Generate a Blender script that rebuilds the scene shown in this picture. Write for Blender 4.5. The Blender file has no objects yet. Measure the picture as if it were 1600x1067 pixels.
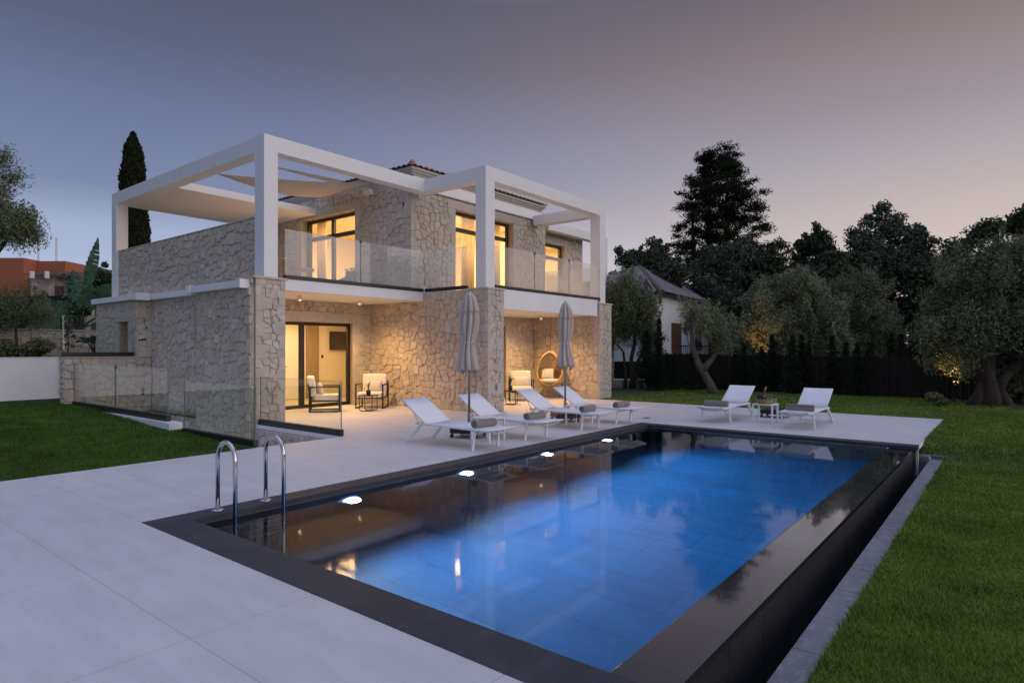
SPOT_E, ROOM_E, UP_E = 235.0, 185.0, 300.0
SKY_S, SUN_E, SUN_AZ, SUN_EL, EXPO, NISH, GLOW_AZ = 1.0, 1.35, -76.0, 9.0, 0.0, 0.005, -35.0
COOL = [(0.0,(.45,.53,.74)),(.10,(.43,.505,.70)),(.16,(.365,.435,.615)),(.215,(.20,.25,.405)),(.32,(.15,.185,.325)),(.40,(.105,.124,.20)),(.48,(.092,.10,.155)),(.62,(.27,.33,.53)),(1.0,(.55,.63,.98))]
WARM = [(0.0,(.78,.60,.52)),(.10,(.70,.57,.51)),(.20,(.56,.475,.455)),(.26,(.43,.385,.41)),(.33,(.33,.28,.295)),(.40,(.265,.21,.21)),(.48,(.17,.145,.165)),(.62,(.33,.36,.52)),(1.0,(.55,.62,.94))]
POOL_E = 440.0
import bpy, math, random
import numpy as np
from mathutils import Vector, Matrix
R = random.Random(7)
NP = np.random.default_rng(11)
sc = bpy.context.scene
COL = sc.collection
# ---------------------------------------------------------------- camera geometry (used to set real distances)
FPX, CAMH, HOR, YAW = 979.0, 1.6, 545.0, math.radians(38.54)
CY, SY = math.cos(YAW), math.sin(YAW)
def ray(px):
    t = (px-800)/FPX
    return CY+t*SY, SY-t*CY
def at(px, d, z=0.0):
    a, b = ray(px)
    return Vector((a*d, b*d, z))
def zat(py, d): return CAMH+(HOR-py)*d/FPX
# ---------------------------------------------------------------- materials
def mat(name, col, rough=0.6, metal=0.0, island=0.0, noise=None, bump=None, spec=0.5, cols=None, trans=0.0, coord='Object', stretch=None):
    m = bpy.data.materials.new(name); m.use_nodes = True
    nt = m.node_tree; N, L = nt.nodes, nt.links
    b = N['Principled BSDF']
    b.inputs['Roughness'].default_value = rough
    b.inputs['Metallic'].default_value = metal
    b.inputs['Specular IOR Level'].default_value = spec
    if trans: b.inputs['Transmission Weight'].default_value = trans
    tc = N.new('ShaderNodeTexCoord')
    src = tc.outputs[coord]
    if stretch:
        mp = N.new('ShaderNodeMapping'); mp.inputs['Scale'].default_value = stretch
        L.new(src, mp.inputs['Vector']); src = mp.outputs['Vector']
    rgb = N.new('ShaderNodeRGB'); rgb.outputs[0].default_value = (*col, 1); c = rgb.outputs[0]
    if island or cols:
        g = N.new('ShaderNodeNewGeometry')
        if cols:
            cr = N.new('ShaderNodeValToRGB'); e = cr.color_ramp.elements
            while len(e) < len(cols): e.new(.5)
            for i, k in enumerate(cols): e[i].position = i/(len(cols)-1); e[i].color = (*k, 1)
            L.new(g.outputs['Random Per Island'], cr.inputs[0]); c = cr.outputs[0]
        if island:
            mr = N.new('ShaderNodeMapRange'); mr.inputs[3].default_value = 1-island; mr.inputs[4].default_value = 1+island
            mu = N.new('ShaderNodeMath'); mu.operation = 'MULTIPLY'; mu.inputs[1].default_value = 7.31
            fr = N.new('ShaderNodeMath'); fr.operation = 'FRACT'
            L.new(g.outputs['Random Per Island'], mu.inputs[0]); L.new(mu.outputs[0], fr.inputs[0]); L.new(fr.outputs[0], mr.inputs[0])
            vm = N.new('ShaderNodeVectorMath'); vm.operation = 'SCALE'
            L.new(c, vm.inputs[0]); L.new(mr.outputs[0], vm.inputs[3]); c = vm.outputs[0]
    for ns in (noise or []):
        sca, amt = ns[0], ns[1]
        t = N.new('ShaderNodeTexNoise'); t.inputs['Scale'].default_value = sca; t.inputs['Detail'].default_value = 6; t.inputs['Roughness'].default_value = .6
        L.new(src, t.inputs['Vector'])
        mr = N.new('ShaderNodeMapRange'); mr.inputs[1].default_value = .28; mr.inputs[2].default_value = .72
        mr.inputs[3].default_value = 1-amt; mr.inputs[4].default_value = 1+amt
        L.new(t.outputs['Fac'], mr.inputs[0])
        vm = N.new('ShaderNodeVectorMath'); vm.operation = 'SCALE'
        L.new(c, vm.inputs[0]); L.new(mr.outputs[0], vm.inputs[3]); c = vm.outputs[0]
    L.new(c, b.inputs['Base Color'])
    if bump:
        t = N.new('ShaderNodeTexNoise'); t.inputs['Scale'].default_value = bump[0]; t.inputs['Detail'].default_value = 8
        L.new(src, t.inputs['Vector'])
        bp = N.new('ShaderNodeBump'); bp.inputs['Strength'].default_value = bump[1]; bp.inputs['Distance'].default_value = bump[2] if len(bump) > 2 else .02
        L.new(t.outputs['Fac'], bp.inputs['Height']); L.new(bp.outputs[0], b.inputs['Normal'])
    return m
def emat(name, col, s):
    m = bpy.data.materials.new(name); m.use_nodes = True
    b = m.node_tree.nodes['Principled BSDF']
    b.inputs['Emission Color'].default_value = (*col, 1); b.inputs['Emission Strength'].default_value = s
    b.inputs['Base Color'].default_value = (.8, .8, .8, 1)
    return m
def glassmat(name, tint=(.96, .98, .97), rough=0.0, refl=1.0):
    m = bpy.data.materials.new(name); m.use_nodes = True
    nt = m.node_tree; N, L = nt.nodes, nt.links; N.clear()
    o = N.new('ShaderNodeOutputMaterial'); mx = N.new('ShaderNodeMixShader')
    t = N.new('ShaderNodeBsdfTransparent'); t.inputs[0].default_value = (*tint, 1)
    g = N.new('ShaderNodeBsdfGlossy'); g.inputs['Roughness'].default_value = rough; g.inputs['Color'].default_value = (refl, refl, refl, 1)
    f = N.new('ShaderNodeFresnel'); ge = N.new('ShaderNodeNewGeometry'); io = N.new('ShaderNodeMapRange'); io.inputs[3].default_value = 1.45; io.inputs[4].default_value = 1/1.45
    L.new(ge.outputs['Backfacing'], io.inputs[0]); L.new(io.outputs[0], f.inputs[0])
    L.new(f.outputs[0], mx.inputs[0]); L.new(t.outputs[0], mx.inputs[1]); L.new(g.outputs[0], mx.inputs[2]); L.new(mx.outputs[0], o.inputs[0])
    return m
def tilemat(name, col, bw, bh, mortar, mcol, rough, var=.06, streak=.08, rot=0.0, offset=.5, loc=(0, 0, 0), spec=.5, blotch=None):
    """large format tiles: brick layout, tone per tile, soft streaks along each tile"""
    m = bpy.data.materials.new(name); m.use_nodes = True
    nt = m.node_tree; N, L = nt.nodes, nt.links
    b = N['Principled BSDF']; b.inputs['Roughness'].default_value = rough; b.inputs['Specular IOR Level'].default_value = spec
    tc = N.new('ShaderNodeTexCoord'); mp = N.new('ShaderNodeMapping')
    mp.inputs['Rotation'].default_value = (0, 0, rot); mp.inputs['Location'].default_value = loc
    L.new(tc.outputs['Object'], mp.inputs['Vector'])
    br = N.new('ShaderNodeTexBrick'); br.offset = offset
    br.inputs['Scale'].default_value = 1; br.inputs['Brick Width'].default_value = bw; br.inputs['Row Height'].default_value = bh
    br.inputs['Mortar Size'].default_value = mortar; br.inputs['Mortar Smooth'].default_value = .1
    br.inputs['Color1'].default_value = tuple(k*(1-var) for k in col)+(1,); br.inputs['Color2'].default_value = tuple(k*(1+var) for k in col)+(1,)
    br.inputs['Mortar'].default_value = (*mcol, 1)
    L.new(mp.outputs[0], br.inputs['Vector'])
    m2 = N.new('ShaderNodeMapping'); m2.inputs['Scale'].default_value = (1.0, 4.5, 1.0); L.new(mp.outputs[0], m2.inputs['Vector'])
    ns = N.new('ShaderNodeTexNoise'); ns.inputs['Scale'].default_value = 1.3; ns.inputs['Detail'].default_value = 7; ns.inputs['Roughness'].default_value = .62
    L.new(m2.outputs[0], ns.inputs['Vector'])
    mr = N.new('ShaderNodeMapRange'); mr.inputs[1].default_value = .3; mr.inputs[2].default_value = .7; mr.inputs[3].default_value = 1-streak; mr.inputs[4].default_value = 1+streak
    L.new(ns.outputs['Fac'], mr.inputs[0])
    vm = N.new('ShaderNodeVectorMath'); vm.operation = 'SCALE'; L.new(br.outputs['Color'], vm.inputs[0]); L.new(mr.outputs[0], vm.inputs[3])
    c = vm.outputs[0]
    if blotch:
        n3 = N.new('ShaderNodeTexNoise'); n3.inputs['Scale'].default_value = blotch[0]; n3.inputs['Detail'].default_value = 8; n3.inputs['Roughness'].default_value = .7
        L.new(tc.outputs['Object'], n3.inputs['Vector'])
        r3 = N.new('ShaderNodeMapRange'); r3.inputs[1].default_value = .5; r3.inputs[2].default_value = .72; r3.inputs[3].default_value = 0; r3.inputs[4].default_value = blotch[1]
        L.new(n3.outputs['Fac'], r3.inputs[0])
        mx = N.new('ShaderNodeMix'); mx.data_type = 'RGBA'; L.new(r3.outputs[0], mx.inputs[0]); L.new(c, mx.inputs[6]); mx.inputs[7].default_value = (*blotch[2], 1)
        c = mx.outputs[2]
    L.new(c, b.inputs['Base Color'])
    bp = N.new('ShaderNodeBump'); bp.inputs['Strength'].default_value = .25; bp.inputs['Distance'].default_value = .004
    iv = N.new('ShaderNodeMath'); iv.operation = 'SUBTRACT'; iv.inputs[0].default_value = 1; L.new(br.outputs['Fac'], iv.inputs[1])
    L.new(iv.outputs[0], bp.inputs['Height']); L.new(bp.outputs[0], b.inputs['Normal'])
    r2 = N.new('ShaderNodeMapRange'); r2.inputs[1].default_value = .3; r2.inputs[2].default_value = .7; r2.inputs[3].default_value = rough-.06; r2.inputs[4].default_value = rough+.06
    L.new(ns.outputs['Fac'], r2.inputs[0]); L.new(r2.outputs[0], b.inputs['Roughness'])
    return m

M = {}
M['mortar'] = mat('mortar', (.44, .345, .25), .95, noise=[(9, .2)], bump=(60, .3))
M['stone'] = mat('stone', (.4, .34, .27), .88, cols=[(.52, .455, .375), (.59, .515, .43), (.55, .455, .36), (.61, .55, .47), (.49, .45, .395), (.57, .475, .375), (.53, .49, .43)], island=.06, noise=[(9, .13), (45, .12)], bump=(26, .8, .03))
M['dressed'] = mat('dressed_stone', (.44, .39, .32), .85, cols=[(.50, .45, .38), (.55, .495, .42), (.47, .425, .365)], island=.05, noise=[(5, .08), (60, .10)], bump=(90, .4, .01))
M['white'] = mat('white_render', (.80, .79, .78), .65, noise=[(1.2, .03)], bump=(150, .08, .005))
M['plaster'] = mat('white_plaster_wall', (.74, .74, .74), .8, noise=[(.8, .06), (6, .03)], bump=(80, .12, .006))
M['ceil'] = mat('ceiling_plaster', (.80, .78, .74), .8)
M['cream'] = mat('cream_interior', (.82, .76, .64), .8)
M['wood'] = mat('wood_panel', (.33, .24, .15), .5, noise=[(3, .2)], stretch=(8, 8, .6))
M['woodfloor'] = mat('interior_floor', (.5, .42, .32), .4, noise=[(2, .1)])
M['black'] = mat('black_metal', (.012, .012, .014), .38)
M['dark'] = mat('dark_screen', (.02, .02, .022), .25)
M['chrome'] = mat('stainless_steel', (.62, .61, .60), .14, metal=1.0, bump=(40, .03, .002))
M['glass'] = glassmat('clear_glass', (.955, .97, .96))
M['balglass'] = glassmat('balcony_glass', (.94, .95, .94), refl=1.0)
_n = M['balglass'].node_tree; _o = _n.nodes['Material Output']; _s = _o.inputs[0].links[0].from_socket; _d = _n.nodes.new('ShaderNodeBsdfTranslucent'); _d.inputs[0].default_value = (.85, .85, .84, 1); _e = _n.nodes.new('ShaderNodeBsdfDiffuse'); _e.inputs[0].default_value = (.85, .85, .84, 1)
_a = _n.nodes.new('ShaderNodeMixShader'); _n.links.new(_d.outputs[0], _a.inputs[1]); _n.links.new(_e.outputs[0], _a.inputs[2])
_m = _n.nodes.new('ShaderNodeMixShader'); _m.inputs[0].default_value = .19; _n.links.new(_s, _m.inputs[1]); _n.links.new(_a.outputs[0], _m.inputs[2]); _n.links.new(_m.outputs[0], _o.inputs[0])
M['winglass'] = glassmat('window_glass', (.92, .94, .93), refl=.8)
M['edge'] = mat('glass_edge', (.10, .18, .17), .15)
M['alu'] = mat('white_aluminium', (.80, .80, .81), .35)
M['sling'] = mat('white_sling_fabric', (.80, .80, .82), .8, bump=(400, .2, .002))
M['towel'] = mat('taupe_towel', (.27, .235, .215), 1.0, noise=[(60, .15)], bump=(220, .9, .012))
M['canvas'] = mat('beige_parasol_fabric', (.56, .475, .42), .9, noise=[(14, .06)], bump=(300, .15, .003))
M['sail'] = mat('taupe_sail_fabric', (.54, .51, .49), .9, noise=[(3, .05)])
M['cushion'] = mat('cream_cushion', (.76, .71, .65), .9, noise=[(20, .03)], bump=(250, .25, .004))
M['pillow'] = mat('pale_pillow', (.62, .58, .53), .9, bump=(220, .3, .004))
M['rattan'] = mat('natural_rattan', (.50, .31, .13), .6, noise=[(30, .2)])
M['basketweave'] = mat('brown_basket_weave', (.30, .19, .10), .7, noise=[(40, .3)])
M['greymetal'] = mat('grey_pole', (.30, .31, .31), .35, metal=.6)
M['rubber'] = mat('black_rubber', (.015, .015, .015), .7)
M['tileroof'] = mat('terracotta_tiles', (.26, .15, .10), .85, cols=[(.28, .16, .105), (.22, .125, .09), (.34, .22, .155), (.20, .12, .095)], noise=[(8, .2)], island=.1)
M['cornice'] = mat('stone_cornice', (.42, .40, .37), .8, noise=[(6, .06)])
M['slate'] = tilemat('dark_slate_coping', (.036, .038, .046), 1.0, .6, .003, (.02, .02, .024), .5, .08, .30, spec=.35, blotch=(5, .30, (.12, .12, .14)))
M['slatewall'] = mat('dark_slate_wall', (.030, .031, .036), .35, noise=[(3, .3), (20, .2)], bump=(15, .15, .01))
M['wetslate'] = tilemat('wet_slate', (.03, .031, .035), 9, 9, .004, (.015, .015, .016), .10, .02, .12, loc=(.2, 0, 0), spec=.5)
b_ = M['wetslate'].node_tree.nodes['Principled BSDF']; b_.inputs['Coat Weight'].default_value = 1; b_.inputs['Coat Roughness'].default_value = .03; b_.inputs['Coat IOR'].default_value = 1.45
M['kerb'] = tilemat('grey_kerb_stone', (.17, .17, .19), .62, .9, .004, (.13, .13, .135), .6, .05, .24, loc=(.1, 0, 0), blotch=(14, .55, (.40, .40, .42)))
M['deck'] = tilemat('porcelain_terrace', (.60, .585, .58), 1.6, .8, .0022, (.33, .305, .285), .50, .028, .085, rot=math.pi/2, offset=0, loc=(0.35, 0.0, 0), spec=.4, blotch=(.9, .30, (.70, .67, .63)))
M['poolfloor'] = tilemat('blue_grey_pool_tiles', (.018, .175, .50), .75, .5, .006, (.010, .115, .34), .5, .10, .16, rot=math.pi/2, blotch=(1.2, .4, (.02, .12, .44)))
M['poolwall'] = tilemat('dark_pool_tiles', (.035, .045, .06), 1.2, .6, .005, (.01, .012, .016), .5, .1, .15)
M['reed'] = mat('dark_reed_fence', (.017, .010, .007), .9, noise=[(2.5, .5), (18, .35)], stretch=(9, 9, .5), bump=(14, .8, .03))
M['fencecloth'] = mat('black_shade_cloth', (.008, .008, .009), .9)
M['soil'] = mat('garden_soil', (.05, .04, .028), .95, noise=[(4, .3)])
M['lawn'] = mat('lawn_ground', (.035, .07, .011), .95, noise=[(.6, .25), (6, .3), (50, .35)], bump=(30, .6, .03))
M['blade_shaded'] = mat('grass_blade_shaded', (.03, .06, .018), .85, cols=[(.05, .11, .020), (.065, .13, .025), (.085, .14, .032)], spec=.06, noise=[(.55, .28), (2.2, .22)])  # blade colour darkened to stand in for dimmer light on the left lawn
M['blade'] = mat('grass_blade', (.04, .075, .018), .85, cols=[(.135, .215, .028), (.165, .25, .038), (.195, .265, .052), (.145, .225, .032), (.22, .245, .085)], spec=.06, noise=[(.55, .28), (2.2, .22)])
M['bark'] = mat('olive_bark', (.065, .052, .042), .95, noise=[(3, .4), (18, .3)], stretch=(2, 2, .7), bump=(12, 1, .06))
M['palebark'] = mat('pale_olive_bark', (.13, .11, .095), .95, noise=[(4, .35), (18, .3)], stretch=(2, 2, .7), bump=(14, 1, .05))
M['olive'] = mat('olive_leaf', (.07, .08, .045), .65, cols=[(.10, .125, .055), (.14, .165, .08), (.19, .21, .12), (.115, .135, .06)], spec=.3)
M['olivebright'] = mat('silvery_olive_leaf', (.09, .10, .06), .6, cols=[(.14, .165, .08), (.18, .21, .11), (.24, .265, .16), (.155, .175, .08)], spec=.35)
M['darkleaf'] = mat('dark_leaf', (.02, .03, .015), .7, cols=[(.040, .056, .028), (.056, .076, .040), (.078, .098, .05)], spec=.25)
M['bluegreen'] = mat('bluish_leaf', (.03, .04, .03), .7, cols=[(.055, .075, .05), (.078, .10, .066), (.105, .125, .088)], spec=.25)
M['pine'] = mat('pine_needles', (.015, .022, .011), .8, cols=[(.010, .015, .007), (.017, .024, .011), (.026, .036, .016)], spec=.15)
M['cypress'] = mat('cypress_leaf', (.018, .024, .011), .8, cols=[(.014, .019, .008), (.022, .028, .012), (.034, .038, .018)], spec=.15)
M['conifer'] = mat('young_conifer_leaf', (.02, .035, .018), .75, cols=[(.014, .026, .013), (.023, .038, .019), (.032, .05, .026)], spec=.2)
M['banana'] = mat('glossy_broad_leaf', (.022, .06, .022), .4, cols=[(.03, .085, .028), (.045, .11, .036), (.055, .125, .042)], spec=.5)
M['plant'] = mat('potted_plant_leaf', (.04, .08, .03), .5, cols=[(.03, .06, .025), (.06, .10, .04)], spec=.4)
M['darkbark'] = mat('dark_bark', (.035, .028, .022), .95, noise=[(6, .3)], bump=(20, .8, .04))
M['orange'] = mat('orange_render', (.40, .135, .07), .85, noise=[(.7, .10)])
M['oldstone'] = mat('pale_weathered_render', (.42, .34, .27), .9, noise=[(1.2, .35), (5, .2)])
M['roofgrey'] = mat('weathered_roof_tiles', (.20, .175, .175), .9, noise=[(2, .25), (14, .2)], bump=(10, .4, .03))
M['ridge'] = mat('red_ridge_tiles', (.14, .08, .07), .9, noise=[(6, .3)])
M['brown'] = mat('brown_shutter', (.10, .04, .022), .6, noise=[(5, .2)])
M['grape'] = mat('green_grapes', (.32, .40, .08), .3)
M['pinkfoil'] = mat('rose_foil', (.55, .27, .20), .3, metal=.6)
M['curtain'] = mat('white_curtain', (.78, .72, .62), .9)
_n = M['curtain'].node_tree; _t = _n.nodes.new('ShaderNodeBsdfTranslucent'); _t.inputs[0].default_value = (.85, .78, .66, 1); _m = _n.nodes.new('ShaderNodeMixShader'); _m.inputs[0].default_value = .6
_n.links.new(_n.nodes['Principled BSDF'].outputs[0], _m.inputs[1]); _n.links.new(_t.outputs[0], _m.inputs[2]); _n.links.new(_m.outputs[0], _n.nodes['Material Output'].inputs[0])
M['lampface'] = emat('pool_lamp_face', (.86, .92, 1.0), 60)
_n = M['lampface'].node_tree; _a = _n.nodes.new('ShaderNodeAttribute'); _a.attribute_name = 'brightness'; _q = _n.nodes.new('ShaderNodeMath'); _q.operation = 'MULTIPLY'; _q.inputs[1].default_value = 16
_n.links.new(_a.outputs['Fac'], _q.inputs[0]); _n.links.new(_q.outputs[0], _n.nodes['Principled BSDF'].inputs['Emission Strength'])
M['spotface'] = emat('spot_lamp_face', (1, .72, .40), 14)
M['warmbulb'] = emat('interior_lamp_face', (1, .78, .48), 30)

# ---------------------------------------------------------------- mesh builder
class MB:
    def __init__(s): s.v, s.f, s.m = [], [], []
    def add(s, vs, fs, mi=0):
        o = len(s.v); s.v.extend([tuple(p) for p in vs])
        for f in fs: s.f.append(tuple(i+o for i in f)); s.m.append(mi)
        return s
    def box(s, x0, y0, z0, x1, y1, z1, mi=0):
        vs = [(x0,y0,z0),(x1,y0,z0),(x1,y1,z0),(x0,y1,z0),(x0,y0,z1),(x1,y0,z1),(x1,y1,z1),(x0,y1,z1)]
        return s.add(vs, [(0,3,2,1),(4,5,6,7),(0,1,5,4),(1,2,6,5),(2,3,7,6),(3,0,4,7)], mi)
    def obox(s, c, ax, ay, az, mi=0):
        c, ax, ay, az = Vector(c), Vector(ax), Vector(ay), Vector(az)
        vs = [c+ax*i+ay*j+az*k for k in (-1, 1) for i, j in ((-1,-1),(1,-1),(1,1),(-1,1))]
        return s.add(vs, [(0,3,2,1),(4,5,6,7),(0,1,5,4),(1,2,6,5),(2,3,7,6),(3,0,4,7)], mi)
    def bar(s, p, q, w, h, up=(0,0,1), mi=0):
        p, q, up = Vector(p), Vector(q), Vector(up)
        d = (q-p); L = d.length; d.normalize()
        sd = d.cross(up)
        if sd.length < 1e-4: sd = d.cross(Vector((1,0,0)))
        sd.normalize(); u = sd.cross(d)
        return s.obox((p+q)/2, d*L/2, sd*w/2, u*h/2, mi)
    def tube(s, pts, r, n=8, mi=0, cap=True):
        pts = [Vector(p) for p in pts]; k = len(pts)
        rs = r if isinstance(r, (list, tuple)) else [r]*k
        t0 = (pts[1]-pts[0]).normalized()
        nrm = t0.cross(Vector((0,0,1)))
        if nrm.length < 1e-3: nrm = t0.cross(Vector((1,0,0)))
        nrm.normalize(); vs = []; pt = t0
        for i, p in enumerate(pts):
            t = (pts[min(i+1,k-1)]-pts[max(i-1,0)]).normalized()
            q = pt.rotation_difference(t); nrm = q @ nrm; pt = t
            b = t.cross(nrm)
            for j in range(n):
                a = 2*math.pi*j/n
                vs.append(p+(nrm*math.cos(a)+b*math.sin(a))*rs[i])
        fs = []
        for i in range(k-1):
            for j in range(n):
                fs.append((i*n+j, i*n+(j+1)%n, (i+1)*n+(j+1)%n, (i+1)*n+j))
        if cap: fs.append(tuple(range(n-1,-1,-1))); fs.append(tuple((k-1)*n+j for j in range(n)))
        return s.add(vs, fs, mi)
    def lathe(s, prof, n=16, c=(0,0,0), mi=0, fn=None):
        vs = []; k = len(prof)
        for r, z in prof:
            for j in range(n):
                a = 2*math.pi*j/n; rr = fn(r, z, a) if fn else r
                vs.append((c[0]+rr*math.cos(a), c[1]+rr*math.sin(a), c[2]+z))
        fs = [(i*n+j, i*n+(j+1)%n, (i+1)*n+(j+1)%n, (i+1)*n+j) for i in range(k-1) for j in range(n)]
        fs.append(tuple(range(n-1,-1,-1))); fs.append(tuple((k-1)*n+j for j in range(n)))
        return s.add(vs, fs, mi)
    def ball(s, c, r, n=8, mi=0, sq=(1,1,1)):
        prof = [(math.sin(math.pi*i/n), -math.cos(math.pi*i/n)) for i in range(1, n)]
        vs = []; m2 = n+2
        for rr, z in prof:
            for j in range(m2):
                a = 2*math.pi*j/m2; vs.append((c[0]+r*rr*math.cos(a)*sq[0], c[1]+r*rr*math.sin(a)*sq[1], c[2]+r*z*sq[2]))
        k = len(prof)
        fs = [(i*m2+j, i*m2+(j+1)%m2, (i+1)*m2+(j+1)%m2, (i+1)*m2+j) for i in range(k-1) for j in range(m2)]
        fs.append(tuple(range(m2-1,-1,-1))); fs.append(tuple((k-1)*m2+j for j in range(m2)))
        return s.add(vs, fs, mi)
    def quad(s, a, b, c, d, mi=0): return s.add([a,b,c,d], [(0,1,2,3)], mi)
    def build(s, name, mats, parent=None, bevel=0, smooth=False, solid=0, off=None, label=None):
        me = bpy.data.meshes.new(name)
        v = s.v
        o = off
        if o is None and parent is not None: o = parent.get('_o')
        if o is not None: v = [(p[0]-o[0], p[1]-o[1], p[2]-o[2]) for p in v]
        me.from_pydata(v, [], s.f)
        for m in (mats if isinstance(mats, (list, tuple)) else [mats]): me.materials.append(m)
        if any(s.m): me.polygons.foreach_set('material_index', s.m)
        if smooth: me.polygons.foreach_set('use_smooth', [True]*len(s.f))
        me.update()
        ob = bpy.data.objects.new(name, me); COL.objects.link(ob)
        if parent is not None:
            ob.parent = parent
            if o is not None: ob['_o'] = o
        elif off is not None: ob.location = off; ob['_o'] = off
        if solid:
            md = ob.modifiers.new('thickness', 'SOLIDIFY'); md.thickness = solid; md.offset = 0
        if bevel:
            md = ob.modifiers.new('bevel', 'BEVEL'); md.width = bevel; md.segments = 2; md.limit_method = 'ANGLE'
        if label: ob['label'] = label
        return ob
def tag(o, label, cat, group=None, kind=None):
    o['label'] = label; o['category'] = cat
    if group: o['group'] = group
    if kind: o['kind'] = kind
    return o
def thing(name, loc, label, cat, group=None, rz=0, world=False):
    """Empty at the base; world=True: children are given in world coordinates"""
    o = bpy.data.objects.new(name, None); COL.objects.link(o); o.location = loc; o.rotation_euler = (0,0,rz)
    o.empty_display_size = .1
    if world: o['_o'] = tuple(loc)
    return tag(o, label, cat, group)
def struct(o): o['kind'] = 'structure'; return o
def copy_tree(o, parent=None):
    c = o.copy(); COL.objects.link(c)
    if parent is not None: c.parent = parent
    for ch in o.children: copy_tree(ch, c)
    return c
def dup(o, loc, rz=None, label=None):
    c = copy_tree(o); c.location = loc
    if rz is not None: c.rotation_euler = (0,0,rz)
    if label: c['label'] = label
    return c
def npmesh(name, co, nv, m, parent=None, smooth=False):
    """co: (N*nv,3) vertices, every nv consecutive ones are one face"""
    me = bpy.data.meshes.new(name); n = len(co); nf = n//nv
    me.vertices.add(n); me.vertices.foreach_set('co', np.ascontiguousarray(co, dtype=np.float32).ravel())
    me.loops.add(n); me.loops.foreach_set('vertex_index', np.arange(n, dtype=np.int32))
    me.polygons.add(nf); me.polygons.foreach_set('loop_start', np.arange(0, n, nv, dtype=np.int32))
    me.materials.append(m); me.update(calc_edges=True)
    ob = bpy.data.objects.new(name, me); COL.objects.link(ob)
    if parent is not None: ob.parent = parent
    return ob

# ---------------------------------------------------------------- rubble masonry
def clip(poly, nx, ny, c):
    out = []; k = len(poly)
    for i in range(k):
        a = poly[i]; b = poly[(i+1) % k]
        da = nx*a[0]+ny*a[1]-c; db = nx*b[0]+ny*b[1]-c
        if da <= 0: out.append(a)
        if da*db < 0:
            t = da/(da-db); out.append((a[0]+(b[0]-a[0])*t, a[1]+(b[1]-a[1])*t))
    return out
def stones(mb, O, U, w, h, s=.30, mi=1, g=.0008, dep=.019, rnd=None, asp=.82):
    rnd = rnd or R; s *= .60 if s > .22 else .80
    O, U = Vector(O), Vector(U); V = Vector((0,0,1)); Nn = U.cross(V)
    nx = max(1, round(w/s)); ny = max(1, round(h/(s*asp))); cx, cy = w/nx, h/ny
    seeds = {}
    for i in range(nx):
        for j in range(ny):
            if rnd.random() < .30 and nx > 2 and ny > 2: continue
            seeds[i, j] = ((i+.5+rnd.uniform(-.42,.42))*cx, (j+.5+rnd.uniform(-.42,.42))*cy)
    wob_ = {}
    def sep(k1, k2):                       # one dividing line per pair of stones, turned towards upright or level
        q = (k1, k2) if k1 < k2 else (k2, k1)
        if q not in wob_:
            (ax, ay), (bx, by) = seeds[q[0]], seeds[q[1]]
            th = math.atan2(by-ay, bx-ax); ph = round(th/(math.pi/2))*(math.pi/2)
            th += (ph-th)*rnd.uniform(.05, .85)+rnd.uniform(-.16, .16)
            t = rnd.uniform(.44, .56); mx, my = ax+(bx-ax)*t, ay+(by-ay)*t
            c, s_ = math.cos(th), math.sin(th); wob_[q] = (c, s_, c*mx+s_*my)
        c, s_, d = wob_[q]
        return (c, s_, d) if k1 == q[0] else (-c, -s_, -d)
    for (i, j), (px, py) in seeds.items():
        poly = [(g*.5, g*.5), (w-g*.5, g*.5), (w-g*.5, h-g*.5), (g*.5, h-g*.5)]
        gg = g*rnd.choice((.6, 1, 1, 1.6))
        for a in range(i-3, i+4):
            for b in range(j-3, j+4):
                if (a, b) not in seeds or (a == i and b == j): continue
                if abs(seeds[a, b][0]-px)+abs(seeds[a, b][1]-py) < 1e-5: continue
                c, s_, d = sep((i, j), (a, b))
                poly = clip(poly, c, s_, d-gg)
                if len(poly) < 3: break
            if len(poly) < 3: break
        if len(poly) < 3: continue
        for it in range(2):
            c2 = []; k = len(poly)
            for e in range(k):
                a = poly[e]; b = poly[(e+1) % k]; f = rnd.uniform(.06, .16)
                if math.hypot(b[0]-a[0], b[1]-a[1]) < .018: c2.append(((a[0]+b[0])/2, (a[1]+b[1])/2)); continue
                c2.append((a[0]+(b[0]-a[0])*f, a[1]+(b[1]-a[1])*f)); c2.append((b[0]+(a[0]-b[0])*f, b[1]+(a[1]-b[1])*f))
            poly = c2
        k = len(poly)
        if k < 3: continue
        mx = sum(p[0] for p in poly)/k; my = sum(p[1] for p in poly)/k
        r = sum(math.hypot(p[0]-mx, p[1]-my) for p in poly)/k
        if r < .02: continue
        d = dep*rnd.uniform(.75, 1.9); tx, ty = rnd.uniform(-.09,.09), rnd.uniform(-.12,.09)
        P = lambda x, y, n: O+U*x+V*y+Nn*n
        N_ = lambda f: [(mx+(x-mx)*f*(1+rnd.uniform(-.02,.02)), my+(y-my)*f*(1+rnd.uniform(-.02,.02))) for x, y in poly]
        r1, r2 = max(.7, 1-.005/r), max(.5, 1-.022/r)
        vs = [P(x, y, 0) for x, y in poly]+[P(x, y, d*.55+.5*(tx*(x-mx)+ty*(y-my))) for x, y in N_(r1)]
        vs += [P(x, y, d+tx*(x-mx)+ty*(y-my)+rnd.uniform(-.002,.002)) for x, y in N_(r2)]
        fs = []
        for e in range(k):
            n2 = (e+1) % k
            fs.append((e, n2, k+n2, k+e)); fs.append((k+e, k+n2, 2*k+n2, 2*k+e))
        fs.append(tuple(range(2*k, 3*k)))
        mb.add(vs, fs, mi)
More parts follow.
